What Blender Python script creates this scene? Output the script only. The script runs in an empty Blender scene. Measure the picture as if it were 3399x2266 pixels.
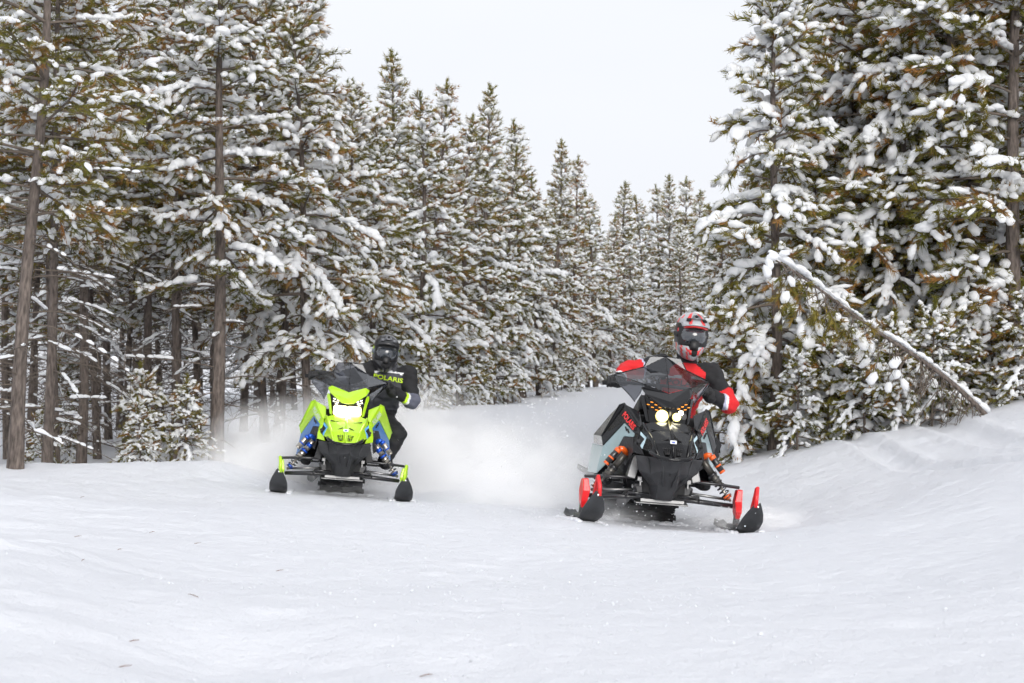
import bpy, bmesh, math, random
import numpy as np
from mathutils import Vector, Matrix, Euler
from mathutils.bvhtree import BVHTree

# ------------------------------------------------------------------ camera, sky, sun, exposure
scene = bpy.context.scene
C = scene.collection
R = math.radians
CAM_H = 0.65
cam_d = bpy.data.cameras.new('camera')
cam_d.lens = 70.0
cam_d.sensor_width = 36.0
cam_d.clip_start = 0.05
cam_d.clip_end = 3000.0
cam_d.dof.use_dof = True
cam_d.dof.focus_distance = 13.6
cam_d.dof.aperture_fstop = 7.1
cam = bpy.data.objects.new('camera', cam_d)
C.objects.link(cam)
cam.location = (0, 0, CAM_H)
cam.rotation_euler = (R(90 + 2.48), 0, 0)
scene.camera = cam

world = bpy.data.worlds.new('World')
scene.world = world
world.use_nodes = True
wn, wl = world.node_tree.nodes, world.node_tree.links
for n in list(wn):
    wn.remove(n)
wo = wn.new('ShaderNodeOutputWorld')
sky = wn.new('ShaderNodeTexSky')
sky.sky_type = 'NISHITA'
sky.sun_disc = False
sky.sun_elevation = R(21)
sky.sun_rotation = R(180 - 14)
sky.dust_density = 6.0
b1 = wn.new('ShaderNodeBackground')
wl.new(sky.outputs[0], b1.inputs[0])
b1.inputs[1].default_value = 0.006
b2 = wn.new('ShaderNodeBackground')          # the even overcast
b2.inputs[0].default_value = (0.925, 0.945, 1.0, 1)
b2.inputs[1].default_value = 0.56
cn = wn.new('ShaderNodeTexNoise'); cn.inputs['Scale'].default_value = 2.2; cn.inputs['Detail'].default_value = 4
ct = wn.new('ShaderNodeTexCoord'); cm_ = wn.new('ShaderNodeMapping'); cm_.inputs['Scale'].default_value = (1, 1, 3)
cr_ = wn.new('ShaderNodeValToRGB')                # faint unevenness of the cloud deck
cr_.color_ramp.elements[0].color = (0.895, 0.918, 0.975, 1); cr_.color_ramp.elements[1].color = (0.955, 0.972, 1.02, 1)
cr_.color_ramp.elements[0].position = .3; cr_.color_ramp.elements[1].position = .7
wl.new(ct.outputs['Generated'], cm_.inputs[0]); wl.new(cm_.outputs[0], cn.inputs['Vector']); wl.new(cn.outputs['Fac'], cr_.inputs[0]); wl.new(cr_.outputs[0], b2.inputs[0])
ad = wn.new('ShaderNodeAddShader')
wl.new(b1.outputs[0], ad.inputs[0]); wl.new(b2.outputs[0], ad.inputs[1])
wl.new(ad.outputs[0], wo.inputs[0])

sun_d = bpy.data.lights.new('sun', 'SUN')
sun_d.energy = 1.5
sun_d.angle = R(40)
sun_d.color = (1.0, 0.98, 0.95)
sun = bpy.data.objects.new('sun', sun_d)
C.objects.link(sun)
sun.rotation_euler = (R(68), 0, R(14))

vs = scene.view_settings
vs.view_transform = 'Standard'
vs.look = 'None'
vs.exposure = 0.80
vs.gamma = 1.0
vs.use_curve_mapping = False
cy = scene.cycles
cy.use_denoising = True
cy.max_bounces = 16
cy.diffuse_bounces = 7
cy.glossy_bounces = 4
cy.transmission_bounces = 6
cy.transparent_max_bounces = 12
cy.volume_bounces = 4
cy.volume_max_steps = 64
cy.use_adaptive_sampling = True
cy.adaptive_threshold = 0.05
cy.adaptive_min_samples = 20
cy.caustics_reflective = False
cy.caustics_refractive = False

# ------------------------------------------------------------------ small helpers
def tag(o, label=None, cat=None, group=None, kind=None):
    if label: o['label'] = label
    if cat: o['category'] = cat
    if group: o['group'] = group
    if kind: o['kind'] = kind
    return o

def link(name, me, parent=None, mats=()):
    o = bpy.data.objects.new(name, me)
    C.objects.link(o)
    for m in (mats if isinstance(mats, (list, tuple)) else [mats]):
        if me is not None: me.materials.append(m)
    if parent is not None: o.parent = parent
    return o

def smooth(me, on=True):
    me.polygons.foreach_set('use_smooth', np.full(len(me.polygons), on))

def tri_mesh(name, V, F):
    """V (n,3) floats, F (m,k) ints with k = 3 or 4"""
    V = np.asarray(V, dtype=np.float32); F = np.asarray(F, dtype=np.int32)
    me = bpy.data.meshes.new(name)
    me.vertices.add(len(V)); me.vertices.foreach_set('co', V.ravel())
    k = F.shape[1]
    me.loops.add(F.size); me.loops.foreach_set('vertex_index', F.ravel())
    me.polygons.add(len(F))
    me.polygons.foreach_set('loop_start', np.arange(0, F.size, k, dtype=np.int32))
    me.update(calc_edges=True)
    return me

_rs = np.random.RandomState(11)
_tab = _rs.rand(64, 64)
def vnoise(x, y):
    """periodic value noise in -1..1 on numpy arrays"""
    xi = np.floor(x).astype(int); yi = np.floor(y).astype(int)
    fx = x - xi; fy = y - yi
    fx = fx * fx * (3 - 2 * fx); fy = fy * fy * (3 - 2 * fy)
    g = lambda a, b: _tab[a & 63, b & 63]
    v = (g(xi, yi) * (1 - fx) + g(xi + 1, yi) * fx) * (1 - fy) + (g(xi, yi + 1) * (1 - fx) + g(xi + 1, yi + 1) * fx) * fy
    return v * 2 - 1

# ------------------------------------------------------------------ materials
def mat(name, col, rough=0.5, metal=0.0, coat=0.0, var=0.0, vscale=12.0, bump=0.0, bscale=60.0, spec=0.5):
    m = bpy.data.materials.new(name); m.use_nodes = True
    nt = m.node_tree; p = nt.nodes['Principled BSDF']
    p.inputs['Base Color'].default_value = (*col, 1)
    p.inputs['Roughness'].default_value = rough
    p.inputs['Metallic'].default_value = metal
    p.inputs['Coat Weight'].default_value = coat
    p.inputs['Coat Roughness'].default_value = 0.06
    p.inputs['Specular IOR Level'].default_value = spec
    if var or bump:
        tc = nt.nodes.new('ShaderNodeTexCoord')
    if var:
        nz = nt.nodes.new('ShaderNodeTexNoise'); nz.inputs['Scale'].default_value = vscale; nz.inputs['Detail'].default_value = 5
        nt.links.new(tc.outputs['Object'], nz.inputs['Vector'])
        rp = nt.nodes.new('ShaderNodeValToRGB')
        rp.color_ramp.elements[0].position = 0.3; rp.color_ramp.elements[1].position = 0.7
        rp.color_ramp.elements[0].color = (*[max(0, c * (1 - var)) for c in col], 1)
        rp.color_ramp.elements[1].color = (*[min(1, c * (1 + var)) for c in col], 1)
        nt.links.new(nz.outputs['Fac'], rp.inputs[0]); nt.links.new(rp.outputs[0], p.inputs['Base Color'])
    if bump:
        nb = nt.nodes.new('ShaderNodeTexNoise'); nb.inputs['Scale'].default_value = bscale; nb.inputs['Detail'].default_value = 4
        nt.links.new(tc.outputs['Object'], nb.inputs['Vector'])
        bp = nt.nodes.new('ShaderNodeBump'); bp.inputs['Strength'].default_value = bump; bp.inputs['Distance'].default_value = 0.01
        nt.links.new(nb.outputs['Fac'], bp.inputs['Height']); nt.links.new(bp.outputs[0], p.inputs['Normal'])
    return m

def emis(name, col, st):
    m = bpy.data.materials.new(name); m.use_nodes = True
    p = m.node_tree.nodes['Principled BSDF']
    p.inputs['Base Color'].default_value = (*col, 1)
    p.inputs['Emission Color'].default_value = (*col, 1)
    p.inputs['Emission Strength'].default_value = st
    return m

def needle_mat():
    m = bpy.data.materials.new('pine_needles'); m.use_nodes = True
    nt = m.node_tree; p = nt.nodes['Principled BSDF']
    at = nt.nodes.new('ShaderNodeAttribute'); at.attribute_name = 'tint'
    rp = nt.nodes.new('ShaderNodeValToRGB')
    e = rp.color_ramp.elements
    e[0].position = 0.0; e[0].color = (0.085, 0.100, 0.022, 1)
    e[1].position = 1.0; e[1].color = (0.38, 0.185, 0.06, 1)
    for pos, c in ((0.3, (0.185, 0.175, 0.034)), (0.6, (0.27, 0.21, 0.045)), (0.78, (0.31, 0.18, 0.055))):
        n = e.new(pos); n.color = (*c, 1)
    oi = nt.nodes.new('ShaderNodeObjectInfo')
    ma = nt.nodes.new('ShaderNodeMath'); ma.operation = 'MULTIPLY_ADD'
    ma.inputs[1].default_value = 0.16; ma.inputs[2].default_value = -0.06
    nt.links.new(oi.outputs['Random'], ma.inputs[0])
    a2 = nt.nodes.new('ShaderNodeMath'); a2.operation = 'ADD'
    nt.links.new(at.outputs['Fac'], a2.inputs[0]); nt.links.new(ma.outputs[0], a2.inputs[1])
    nt.links.new(a2.outputs[0], rp.inputs[0]); nt.links.new(rp.outputs[0], p.inputs['Base Color'])
    p.inputs['Roughness'].default_value = 0.55
    p.inputs['Specular IOR Level'].default_value = 0.25
    tl = nt.nodes.new('ShaderNodeBsdfTranslucent'); nt.links.new(rp.outputs[0], tl.inputs[0])
    mx = nt.nodes.new('ShaderNodeMixShader'); mx.inputs[0].default_value = .3
    nt.links.new(p.outputs[0], mx.inputs[1]); nt.links.new(tl.outputs[0], mx.inputs[2]); nt.links.new(mx.outputs[0], nt.nodes['Material Output'].inputs[0])
    return m

def snow_mat(name, fine=1.0, ground=False):
    m = bpy.data.materials.new(name); m.use_nodes = True
    nt = m.node_tree; p = nt.nodes['Principled BSDF']; L = nt.links
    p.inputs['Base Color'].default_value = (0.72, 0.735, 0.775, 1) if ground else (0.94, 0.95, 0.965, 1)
    p.inputs['Roughness'].default_value = 0.65
    p.inputs['Specular IOR Level'].default_value = 0.2
    tc = nt.nodes.new('ShaderNodeTexCoord')
    prev = None
    layers = ((5.0, 0.06, 0.5), (30.0, 0.014, 0.5), (110.0, 0.008, 0.8)) if ground else ((18.0, 0.02, 0.4), (70.0, 0.006, 0.35))
    for sc, dist, st in layers:
        nz = nt.nodes.new('ShaderNodeTexNoise'); nz.inputs['Scale'].default_value = sc
        nz.inputs['Detail'].default_value = 6; nz.inputs['Roughness'].default_value = 0.6
        L.new(tc.outputs['Object'], nz.inputs['Vector'])
        bp = nt.nodes.new('ShaderNodeBump'); bp.inputs['Strength'].default_value = st * fine; bp.inputs['Distance'].default_value = dist
        L.new(nz.outputs['Fac'], bp.inputs['Height'])
        if prev: L.new(prev.outputs[0], bp.inputs['Normal'])
        prev = bp
    L.new(prev.outputs[0], p.inputs['Normal'])
    if not ground:                                # loose snow lets light through
        tl = nt.nodes.new('ShaderNodeBsdfTranslucent'); tl.inputs[0].default_value = (.96, .97, .985, 1)
        mx = nt.nodes.new('ShaderNodeMixShader'); mx.inputs[0].default_value = .45
        L.new(p.outputs[0], mx.inputs[1]); L.new(tl.outputs[0], mx.inputs[2]); L.new(mx.outputs[0], nt.nodes['Material Output'].inputs[0])
    return m

def bark_mat():
    m = bpy.data.materials.new('bark'); m.use_nodes = True
    nt = m.node_tree; p = nt.nodes['Principled BSDF']; L = nt.links
    tc = nt.nodes.new('ShaderNodeTexCoord'); mp = nt.nodes.new('ShaderNodeMapping')
    mp.inputs['Scale'].default_value = (1, 1, 0.22)
    L.new(tc.outputs['Object'], mp.inputs['Vector'])
    nz = nt.nodes.new('ShaderNodeTexNoise'); nz.inputs['Scale'].default_value = 45; nz.inputs['Detail'].default_value = 6
    L.new(mp.outputs[0], nz.inputs['Vector'])
    rp = nt.nodes.new('ShaderNodeValToRGB')
    rp.color_ramp.elements[0].position = 0.32; rp.color_ramp.elements[0].color = (0.05, 0.04, 0.035, 1)
    rp.color_ramp.elements[1].position = 0.72; rp.color_ramp.elements[1].color = (0.19, 0.155, 0.135, 1)
    L.new(nz.outputs['Fac'], rp.inputs[0]); L.new(rp.outputs[0], p.inputs['Base Color'])
    bp = nt.nodes.new('ShaderNodeBump'); bp.inputs['Strength'].default_value = 0.8; bp.inputs['Distance'].default_value = 0.02
    L.new(nz.outputs['Fac'], bp.inputs['Height']); L.new(bp.outputs[0], p.inputs['Normal'])
    p.inputs['Roughness'].default_value = 0.9
    return m

M = dict(
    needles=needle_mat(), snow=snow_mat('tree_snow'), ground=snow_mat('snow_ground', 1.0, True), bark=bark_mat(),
    twig=mat('dead_twig', (0.13, 0.105, 0.085), 0.9, var=0.3, vscale=30),
)

# ------------------------------------------------------------------ where the two machines stand
def pose(x, y, z, roll, yaw):
    return Matrix.Translation((x, y, z)) @ Euler((0, R(roll), R(yaw)), 'XYZ').to_matrix().to_4x4()
POSE_GREEN = pose(-1.478, 17.2, 0.045, 4.2, 5.0)
POSE_BLACK = pose(1.000, 13.6, -0.028, 4.4, 3.6)

# ------------------------------------------------------------------ the ground
ctrl = [(-1, 3.5, .0), (1, 3.5, .0), (0, 8, .01), (1.5, 8, .0), (-0.4, 6, .015), (.8, 5, .0), (-.87, 5.7, -.04), (-1.59, 8.9, -.02),
        (-2.9, 15.5, .06), (-1.3, 5.7, .09), (-1.9, 5.7, .13), (-2.2, 8.9, .15), (-3.2, 9.5, .17), (-3.9, 13, .22), (-.4, 12.3, .03), (-.3, 15, .07),
        (-4.4, 17, .25), (-3.33, 18, .28), (-2.6, 18.6, .24), (-5, 20, .2), (-3, 21, .17), (-4.6, 23, .22), (-6, 30, .6), (-9, 40, 1.0), (-4, 30, .6), (-8, 55, 1.5),
        (0, 21.5, .2), (-.3, 28, .60), (-1.7, 30, .86), (-1.5, 34, 1.02), (-2.6, 27, .62), (0, 36, 1.0), (.8, 45, 1.42), (1.2, 52, 1.68), (1.6, 60, 1.75), (2, 80, 2.3),
        (2.06, 8, .10), (2.83, 11, .19), (1.95, 17, .27), (2.69, 17, .47), (3.43, 17, .62), (4.37, 17, .84), (3.6, 13, .42), (4.4, 12, .5), (2.2, 14.6, .10),
        (3, 22, .62), (5, 22, .95), (4, 30, 1.0), (7, 30, 1.25), (8, 45, 1.6), (2.2, 26, .55), (2.7, 36, 1.08), (6, 60, 2.0),
        (-2, -3, .05), (2, -3, .05), (-4, 3, .15), (4, 4, .25), (-40, 10, 1.0), (40, 10, 2.0), (-40, 80, 2.5), (40, 80, 3.0), (0, 200, 4), (-150, 200, 5), (150, 200, 5), (-150, -20, 2), (150, -20, 2)]
for P in (POSE_GREEN, POSE_BLACK):
    for lx, ly in ((-.53, -.3), (.53, -.3), (-.53, .35), (.53, .35), (-.22, .7), (.22, .7), (-.22, 1.9), (.22, 1.9)):
        w = P @ Vector((lx, ly, .012)); ctrl.append((w.x, w.y, w.z))
ctrl = np.array(ctrl)
def _phi(d2): return 0.5 * d2 * np.log(d2 + 1e-9)
def _rbf_fit(c):
    n = len(c); d2 = ((c[:, None, :2] - c[None, :, :2]) ** 2).sum(-1)
    A = np.zeros((n + 3, n + 3)); A[:n, :n] = _phi(d2) + np.eye(n) * 0.02
    Pm = np.c_[np.ones(n), c[:, :2]]; A[:n, n:] = Pm; A[n:, :n] = Pm.T
    return np.linalg.solve(A, np.r_[c[:, 2], 0, 0, 0])
_w = _rbf_fit(ctrl)
def gz0(x, y):
    x = np.asarray(x, float); y = np.asarray(y, float); out = _w[-3] + _w[-2] * x + _w[-1] * y
    for k in range(len(ctrl)):
        out = out + _w[k] * _phi((x - ctrl[k, 0]) ** 2 + (y - ctrl[k, 1]) ** 2)
    return out
def groove(x, y, pts, wd, dep):
    d = np.full(x.shape, 1e9)
    for (ax, ay), (bx, by) in zip(pts[:-1], pts[1:]):
        t = np.clip(((x - ax) * (bx - ax) + (y - ay) * (by - ay)) / ((bx - ax) ** 2 + (by - ay) ** 2), 0, 1)
        d = np.minimum(d, (x - ax - t * (bx - ax)) ** 2 + (y - ay - t * (by - ay)) ** 2)
    d = np.sqrt(d)
    return -dep * np.exp(-(d / wd) ** 4) + 0.45 * dep * np.exp(-((d - 1.5 * wd) / (0.5 * wd)) ** 2)
def gz(x, y):
    x = np.asarray(x, float); y = np.asarray(y, float)
    z = gz0(x, y)
    for bx, by, r, h in ((-3.3, 17.9, .5, .07), (-2.75, 18.3, .45, .085), (-3.75, 17.5, .5, .03), (-2.3, 18.8, .4, .05), (3.0, 16.8, .5, .04), (1.0, 26, 1.0, .06)):
        z = z + h * np.exp(-((x - bx) ** 2 + (y - by) ** 2) / (r * r))
    bank = np.clip((np.abs(x - (-.1 - .0 * y)) - 1.6) / 1.2, 0, 1)
    z = z + 0.022 * vnoise(x * 0.9 + 3, y * 0.6) * (0.4 + bank) + 0.010 * vnoise(x * 2.6, y * 1.5 + 9)
    z = z + 0.0045 * vnoise(x * 7.3, y * 4.1) + 0.0038 * vnoise(x * 16.0, y * 11.0)
    dr = np.clip((-x - 0.9 - (y - 5.7) * .17) / .8, 0, 1) * np.clip((17 - y) / 4, 0, 1)      # wind drifts on the low bank
    z = z + dr * 0.026 * vnoise(x * 1.7 + y * .9, y * 4.2 - x * 1.1)
    near = np.clip((20 - y) / 4, 0, 1)
    z = z + near * groove(x, y, [(4.6, 10.5), (3.6, 13.2), (3.05, 15.2), (2.9, 17.5)], .10, .045)
    z = z + near * groove(x, y, [(4.9, 11.4), (4.2, 13.4), (3.75, 15.2), (3.6, 17.5)], .13, .05)
    z = z + near * groove(x, y, [(1.9, 6.0), (1.0, 8.5), (.2, 11.5), (-.2, 14.5)], .05, .006)
    z = z + near * groove(x, y, [(2.6, 8.8), (1.8, 11.5), (1.6, 12.6)], .06, .010)
    z = z + near * groove(x, y, [(.9, 4.2), (.55, 6.5), (-.2, 9.5), (-1.0, 15.0)], .05, .005)
    z = z + near * groove(x, y, [(2.2, 5.0), (1.35, 7.5), (.55, 10.5), (.1, 14.5)], .06, .006)
    z = z + near * groove(x, y, [(.1, 4.0), (-.15, 7.0), (-.75, 11.0), (-1.35, 16.0)], .06, .005)
    z = z + 0.006 * np.maximum(0, vnoise(x * 5.1 + 7, y * 4.3)) ** 2 * np.clip(vnoise(x * .7, y * .5 + 4) + .3, 0, 1) * 2
    return z
def _lines(a, b, step, lo, hi, grow=1.16):
    mid = list(np.arange(a, b, step)); s = step; x = mid[-1]
    while x < hi: s *= grow; x += s; mid.append(x)
    s = step; x = mid[0]
    while x > lo: s *= grow; x -= s; mid.insert(0, x)
    return np.array(mid)
gx = _lines(-5.0, 5.0, .035, -320, 320); gy = _lines(3.6, 19.5, .035, -60, 420, 1.06)
XX, YY = np.meshgrid(gx, gy)
ZZ = gz(XX, YY)
nx, ny = len(gx), len(gy)
idx = np.arange(nx * ny).reshape(ny, nx)
me = tri_mesh('snow_ground', np.c_[XX.ravel(), YY.ravel(), ZZ.ravel()], np.c_[idx[:-1, :-1].ravel(), idx[:-1, 1:].ravel(), idx[1:, 1:].ravel(), idx[1:, :-1].ravel()])
smooth(me)
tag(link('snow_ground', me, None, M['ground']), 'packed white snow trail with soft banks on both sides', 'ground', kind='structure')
def gz1(x, y): return float(gz(np.array([x]), np.array([y]))[0])
# ------------------------------------------------------------------ snow-laden pines
def octa(level):
    bm = bmesh.new()
    bmesh.ops.create_icosphere(bm, subdivisions=level, radius=1.0)
    V = np.array([v.co[:] for v in bm.verts]); F = np.array([[v.index for v in f.verts] for f in bm.faces]); bm.free()
    return V, F
BLOB_S, BLOB_L = octa(1), octa(2)

def unit(v): return v / (np.linalg.norm(v, axis=-1, keepdims=True) + 1e-9)

def blob_arrays(rs, cen, axis, rad, proto):
    """lumpy pillows: cen (n,3), axis (n,3) long direction, rad (n,3)"""
    V, F = proto; n = len(cen)
    if n == 0: return np.zeros((0, 3)), np.zeros((0, 3), int)
    a = unit(axis); up = np.tile([0, 0, 1.0], (n, 1))
    b = unit(np.cross(up, a) + 1e-4); c = np.cross(a, b)
    P = np.tile(V[None], (n, 1, 1))
    lump = 1 + rs.uniform(-.16, .16, (n, len(V), 1))
    P = P * lump
    P[..., 2] = np.where(P[..., 2] < 0, P[..., 2] * .45, P[..., 2])
    P = P * rad[:, None, :]
    W = cen[:, None, :] + P[..., 0:1] * a[:, None] + P[..., 1:2] * b[:, None] + P[..., 2:3] * c[:, None]
    FF = (F[None] + (np.arange(n) * len(V))[:, None, None]).reshape(-1, 3)
    return W.reshape(-1, 3), FF

def tube(path, rad, sides, Vl, Fl, off):
    path = np.asarray(path); n = len(path)
    t = np.gradient(path, axis=0); t = unit(t)
    ref = np.array([0, 0, 1.0]) if abs(t[0, 2]) < .9 else np.array([1.0, 0, 0])
    b = unit(np.cross(t, ref)); c = np.cross(b, t)
    an = np.arange(sides) * 2 * math.pi / sides
    ring = (np.cos(an)[None, :, None] * b[:, None] + np.sin(an)[None, :, None] * c[:, None]) * np.asarray(rad)[:, None, None] + path[:, None]
    Vl.append(ring.reshape(-1, 3))
    for i in range(n - 1):
        for j in range(sides):
            k = (j + 1) % sides
            Fl.append((off + i * sides + j, off + i * sides + k, off + (i + 1) * sides + k, off + (i + 1) * sides + j))
    return off + n * sides

def tree_data(seed, H, base, Rad, gap=.2, per=5, snow=.6, heavy=.25, brown=.25, top_clear=.0, dead=.0, tuft=.072, droop=.35, power=.7, trunk_r=None, bend=.1, size=1.0, needle=1.0, air=0.0):
    """one tree: returns meshes trunk, branches, crown (needles), snow"""
    rs = np.random.RandomState(seed)
    r0 = trunk_r or H * .0115
    zz = np.linspace(-.35, H, 16)
    sx = bend * (zz / H) ** 2 * rs.uniform(-1, 1) + .03 * np.sin(zz * 1.3 + rs.rand() * 6)
    sy = bend * (zz / H) ** 2 * rs.uniform(-1, 1) + .03 * np.sin(zz * 1.1 + rs.rand() * 6)
    sx -= np.interp(0, zz, sx); sy -= np.interp(0, zz, sy)
    tr = r0 * np.clip(1 - zz / H, 0, 1) ** .8 + .006
    tr[0] *= 1.35; tr[1] *= 1.12
    TV, TF = [], []
    tube(np.c_[sx, sy, zz], tr, 9, TV, TF, 0)
    trunk = tri_mesh('pine_trunk', np.concatenate(TV), TF); smooth(trunk)
    WV, WF, off = [], [], 0
    tp, td, tl, tt = [], [], [], []           # tufts
    sc_, sa_, sr_ = [], [], []                # small snow
    lc, la, lr = [], [], []                   # large snow
    z = base; az = rs.rand() * 6.28
    whorls = []
    while z < H - .12:
        whorls.append(z); z += gap * rs.uniform(.75, 1.3) * (1 - .5 * ((z - base) / (H - base)) ** 2)
    for wz in whorls:
        t = (wz - base) / (H - base)
        nb = max(3, int(per + rs.randint(-1, 2) + (1 if t > .55 else 0)))
        treebrown = brown * rs.uniform(.4, 1.6)
        for k in range(nb):
            az += 6.283 / nb + rs.uniform(-.35, .35)
            L = Rad * ((1 - t) ** power) * rs.uniform(.45, 1.15) * (1.25 if rs.rand() < .12 else 1.0) + .05 + .10 * (1 - t)
            if t < .12: L *= rs.uniform(.45, .9)
            isheavy = rs.rand() < heavy
            el = R(rs.uniform(-4, 16) + 44 * t ** 2.2)
            dr = droop * rs.uniform(.5, 1.3) * (1.9 if isheavy else 1.0) * (1 - .8 * t)
            w0 = wz + rs.uniform(-.06, .06)
            h = np.array([math.cos(az), math.sin(az), 0]); side = np.array([-h[1], h[0], 0])
            s = np.linspace(0, 1, 7); wig = rs.uniform(-.12, .12)
            path = np.array([np.interp(w0, zz, sx), np.interp(w0, zz, sy), w0]) + L * (s[:, None] * math.cos(el) * h + (s * math.sin(el) - dr * s ** 2 + .10 * s ** 4)[:, None] * np.array([0, 0, 1]) + (wig * s ** 2)[:, None] * side)
            off = tube(path, np.linspace(.011 * (.5 + L), .004, 7), 4, WV, WF, off)
            def at(q): return np.array([np.interp(q, s, path[:, i]) for i in range(3)])
            # twigs along the branch, then the leader itself
            twigs = [(at(.72), at(1.0), 1.0)]
            nt = max(2, int(L / .085))
            for i in range(nt):
                q = (.30 if t < .7 else .08) + (.68 if t < .7 else .9) * (i + rs.rand()) / nt
                p0 = at(q); dirb = unit(at(min(1, q + .05)) - at(q - .05))
                sgn = 1 if i % 2 else -1
                d = unit(dirb * rs.uniform(.45, .95) + sgn * side * rs.uniform(.45, 1.0) + np.array([0, 0, rs.uniform(-.55, .45) - (.30 if isheavy else 0)]))
                ln = min(.42, .12 + .42 * L * (1 - q * .75)) * rs.uniform(.6, 1.1)
                twigs.append((p0, p0 + d * ln, 1.0))
            for (a, b, _) in twigs:
                d = b - a; ln = np.linalg.norm(d); d = d / ln
                WV.append(None)  # placeholder keeps order with off below
                WV.pop()
                off = tube(np.array([a, (a + b) / 2 + [0, 0, .01], b]), [.005, .004, .003], 3, WV, WF, off)
                m = max(1, int(ln / tuft)); br = rs.rand() < treebrown
                for j in range(m):
                    q = (j + .6 + rs.uniform(-.3, .3)) / m
                    tp.append(a + d * ln * q); td.append(unit(d + np.array([0, 0, .25]) + rs.uniform(-.45, .45, 3))); tl.append(rs.uniform(.085, .135) * needle)
                    tt.append(np.clip(rs.normal(.78 if br else .32, .14), 0, 1))
                    if rs.rand() < min(.92, snow * (1.5 if air else 1.3)) * (1 - top_clear * t ** 1.5):
                        r = float(np.clip(.0185 * math.exp(rs.normal(.12, .42)), .010, .055)) * size
                        sc_.append(a + d * ln * q + [0, 0, .026 + r * .3]); sa_.append(d + rs.uniform(-.2, .2, 3) + [0, 0, -.08]); sr_.append([r * rs.uniform(1.25, 2.5), r * rs.uniform(.75, 1.1), r * rs.uniform(.7, 1.05)])
                if rs.rand() < snow * .9 * (1 - top_clear * t):
                    r = rs.uniform(.026, .046) * size
                    sc_.append(b + [0, 0, .01]); sa_.append(d + [0, 0, -.5]); sr_.append([r * 1.5, r, r * .9])
            # the roll of snow on the branch itself
            ns = max(3, int(L / .055))
            if rs.rand() < (snow + (.35 if isheavy else 0)) * (1 - top_clear * t):
                q0 = rs.uniform(.05, .45)
                for i in range(ns):
                    q = q0 + (1.0 - q0) * (i + .5) / ns
                    dirb = at(min(1, q + .06)) - at(q - .06)
                    r = rs.uniform(.022, .042) * size * (1.35 if isheavy and q > .3 else 1.0)
                    lc.append(at(q) + [0, 0, .018 + r * .5] + rs.uniform(-.5, .5, 3) * r * [1, 1, .6]); la.append(dirb + rs.uniform(-.06, .06, 3)); lr.append([r * rs.uniform(1.1, 1.7), r * rs.uniform(.75, 1.3), r * rs.uniform(.7, 1.1)])
    # leader of the tree
    for q in np.linspace(H - .45, H + .02, 9):
        for k in range(3):
            tp.append(np.array([np.interp(q, zz, sx), np.interp(q, zz, sy), q])); td.append(unit(np.array([rs.uniform(-.6, .6), rs.uniform(-.6, .6), 1]))); tl.append(.10); tt.append(rs.uniform(.15, .4))
    # dead bare branches under the crown
    if dead > 0:
        for wz in np.arange(.35, base + .5, .11 / dead):
            a0 = rs.rand() * 6.283; L = rs.uniform(.25, .95) * Rad
            h = np.array([math.cos(a0), math.sin(a0), 0]); s = np.linspace(0, 1, 5)
            path = np.array([np.interp(wz, zz, sx), np.interp(wz, zz, sy), wz]) + L * (s[:, None] * h + (rs.uniform(-.15, .3) * s - rs.uniform(.1, .6) * s ** 2)[:, None] * np.array([0, 0, 1]) + (rs.uniform(-.35, .35) * s ** 2)[:, None] * np.array([-h[1], h[0], 0]))
            off = tube(path, np.linspace(.009, .003, 5), 3, WV, WF, off)
            for i in range(rs.randint(4, 10)):
                q = rs.uniform(.25, 1); p0 = np.array([np.interp(q, s, path[:, i2]) for i2 in range(3)])
                d = unit(h + rs.uniform(-1, 1, 3)); off = tube(np.array([p0, p0 + d * rs.uniform(.08, .3)]), [.004, .002], 3, WV, WF, off)
            if rs.rand() < .66:
                q0 = rs.uniform(.1, .6)
                for q in np.arange(q0, min(1, q0 + rs.uniform(.2, .6)), .09):
                    p0 = np.array([np.interp(q, s, path[:, i2]) for i2 in range(3)]); r = rs.uniform(.011, .026)
                    lc.append(p0 + [0, 0, .008 + r * .4]); la.append(path[-1] - path[0]); lr.append([r * rs.uniform(1.4, 3.0), r * 1.0, r * rs.uniform(.7, 1.2)])
    branches = tri_mesh('pine_branches', np.concatenate(WV), WF)
    # needles
    tp = np.array(tp); td = np.array(td); tl = np.array(tl); tt = np.array(tt); n = len(tp); K = 12 if air else 15
    ref = unit(np.cross(td, rs.uniform(-1, 1, (n, 3)))); ref2 = np.cross(td, ref)
    ang = rs.rand(n, K) * 6.283; al = rs.uniform(0, .75, (n, K)) * tl[:, None]; spread = rs.uniform(.45, 1.1, (n, K))
    radial = np.cos(ang)[..., None] * ref[:, None] + np.sin(ang)[..., None] * ref2[:, None]
    nd = unit(td[:, None] + radial * spread[..., None])
    b0 = tp[:, None] + td[:, None] * al[..., None] - td[:, None] * (tl[:, None, None] * .25)
    tip = b0 + nd * (tl[:, None, None] * rs.uniform(.55, .85, (n, K, 1)))
    wv = unit(np.cross(nd, rs.uniform(-1, 1, (n, K, 3)))) * (.0057 if air else .0062)
    tri = np.stack([b0 - wv, b0 + wv, tip], axis=2).reshape(-1, 3)
    crown = tri_mesh('pine_needles', tri, np.arange(n * K * 3).reshape(-1, 3))
    at_ = crown.attributes.new('tint', 'FLOAT', 'POINT')
    tints = np.clip(np.repeat(tt, K * 3) + np.repeat(rs.uniform(-.08, .08, n * K), 3), 0, 1).astype(np.float32)
    at_.data.foreach_set('value', tints)
    v1, f1 = blob_arrays(rs, np.array(sc_).reshape(-1, 3), np.array(sa_).reshape(-1, 3), np.array(sr_).reshape(-1, 3), BLOB_S)
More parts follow.
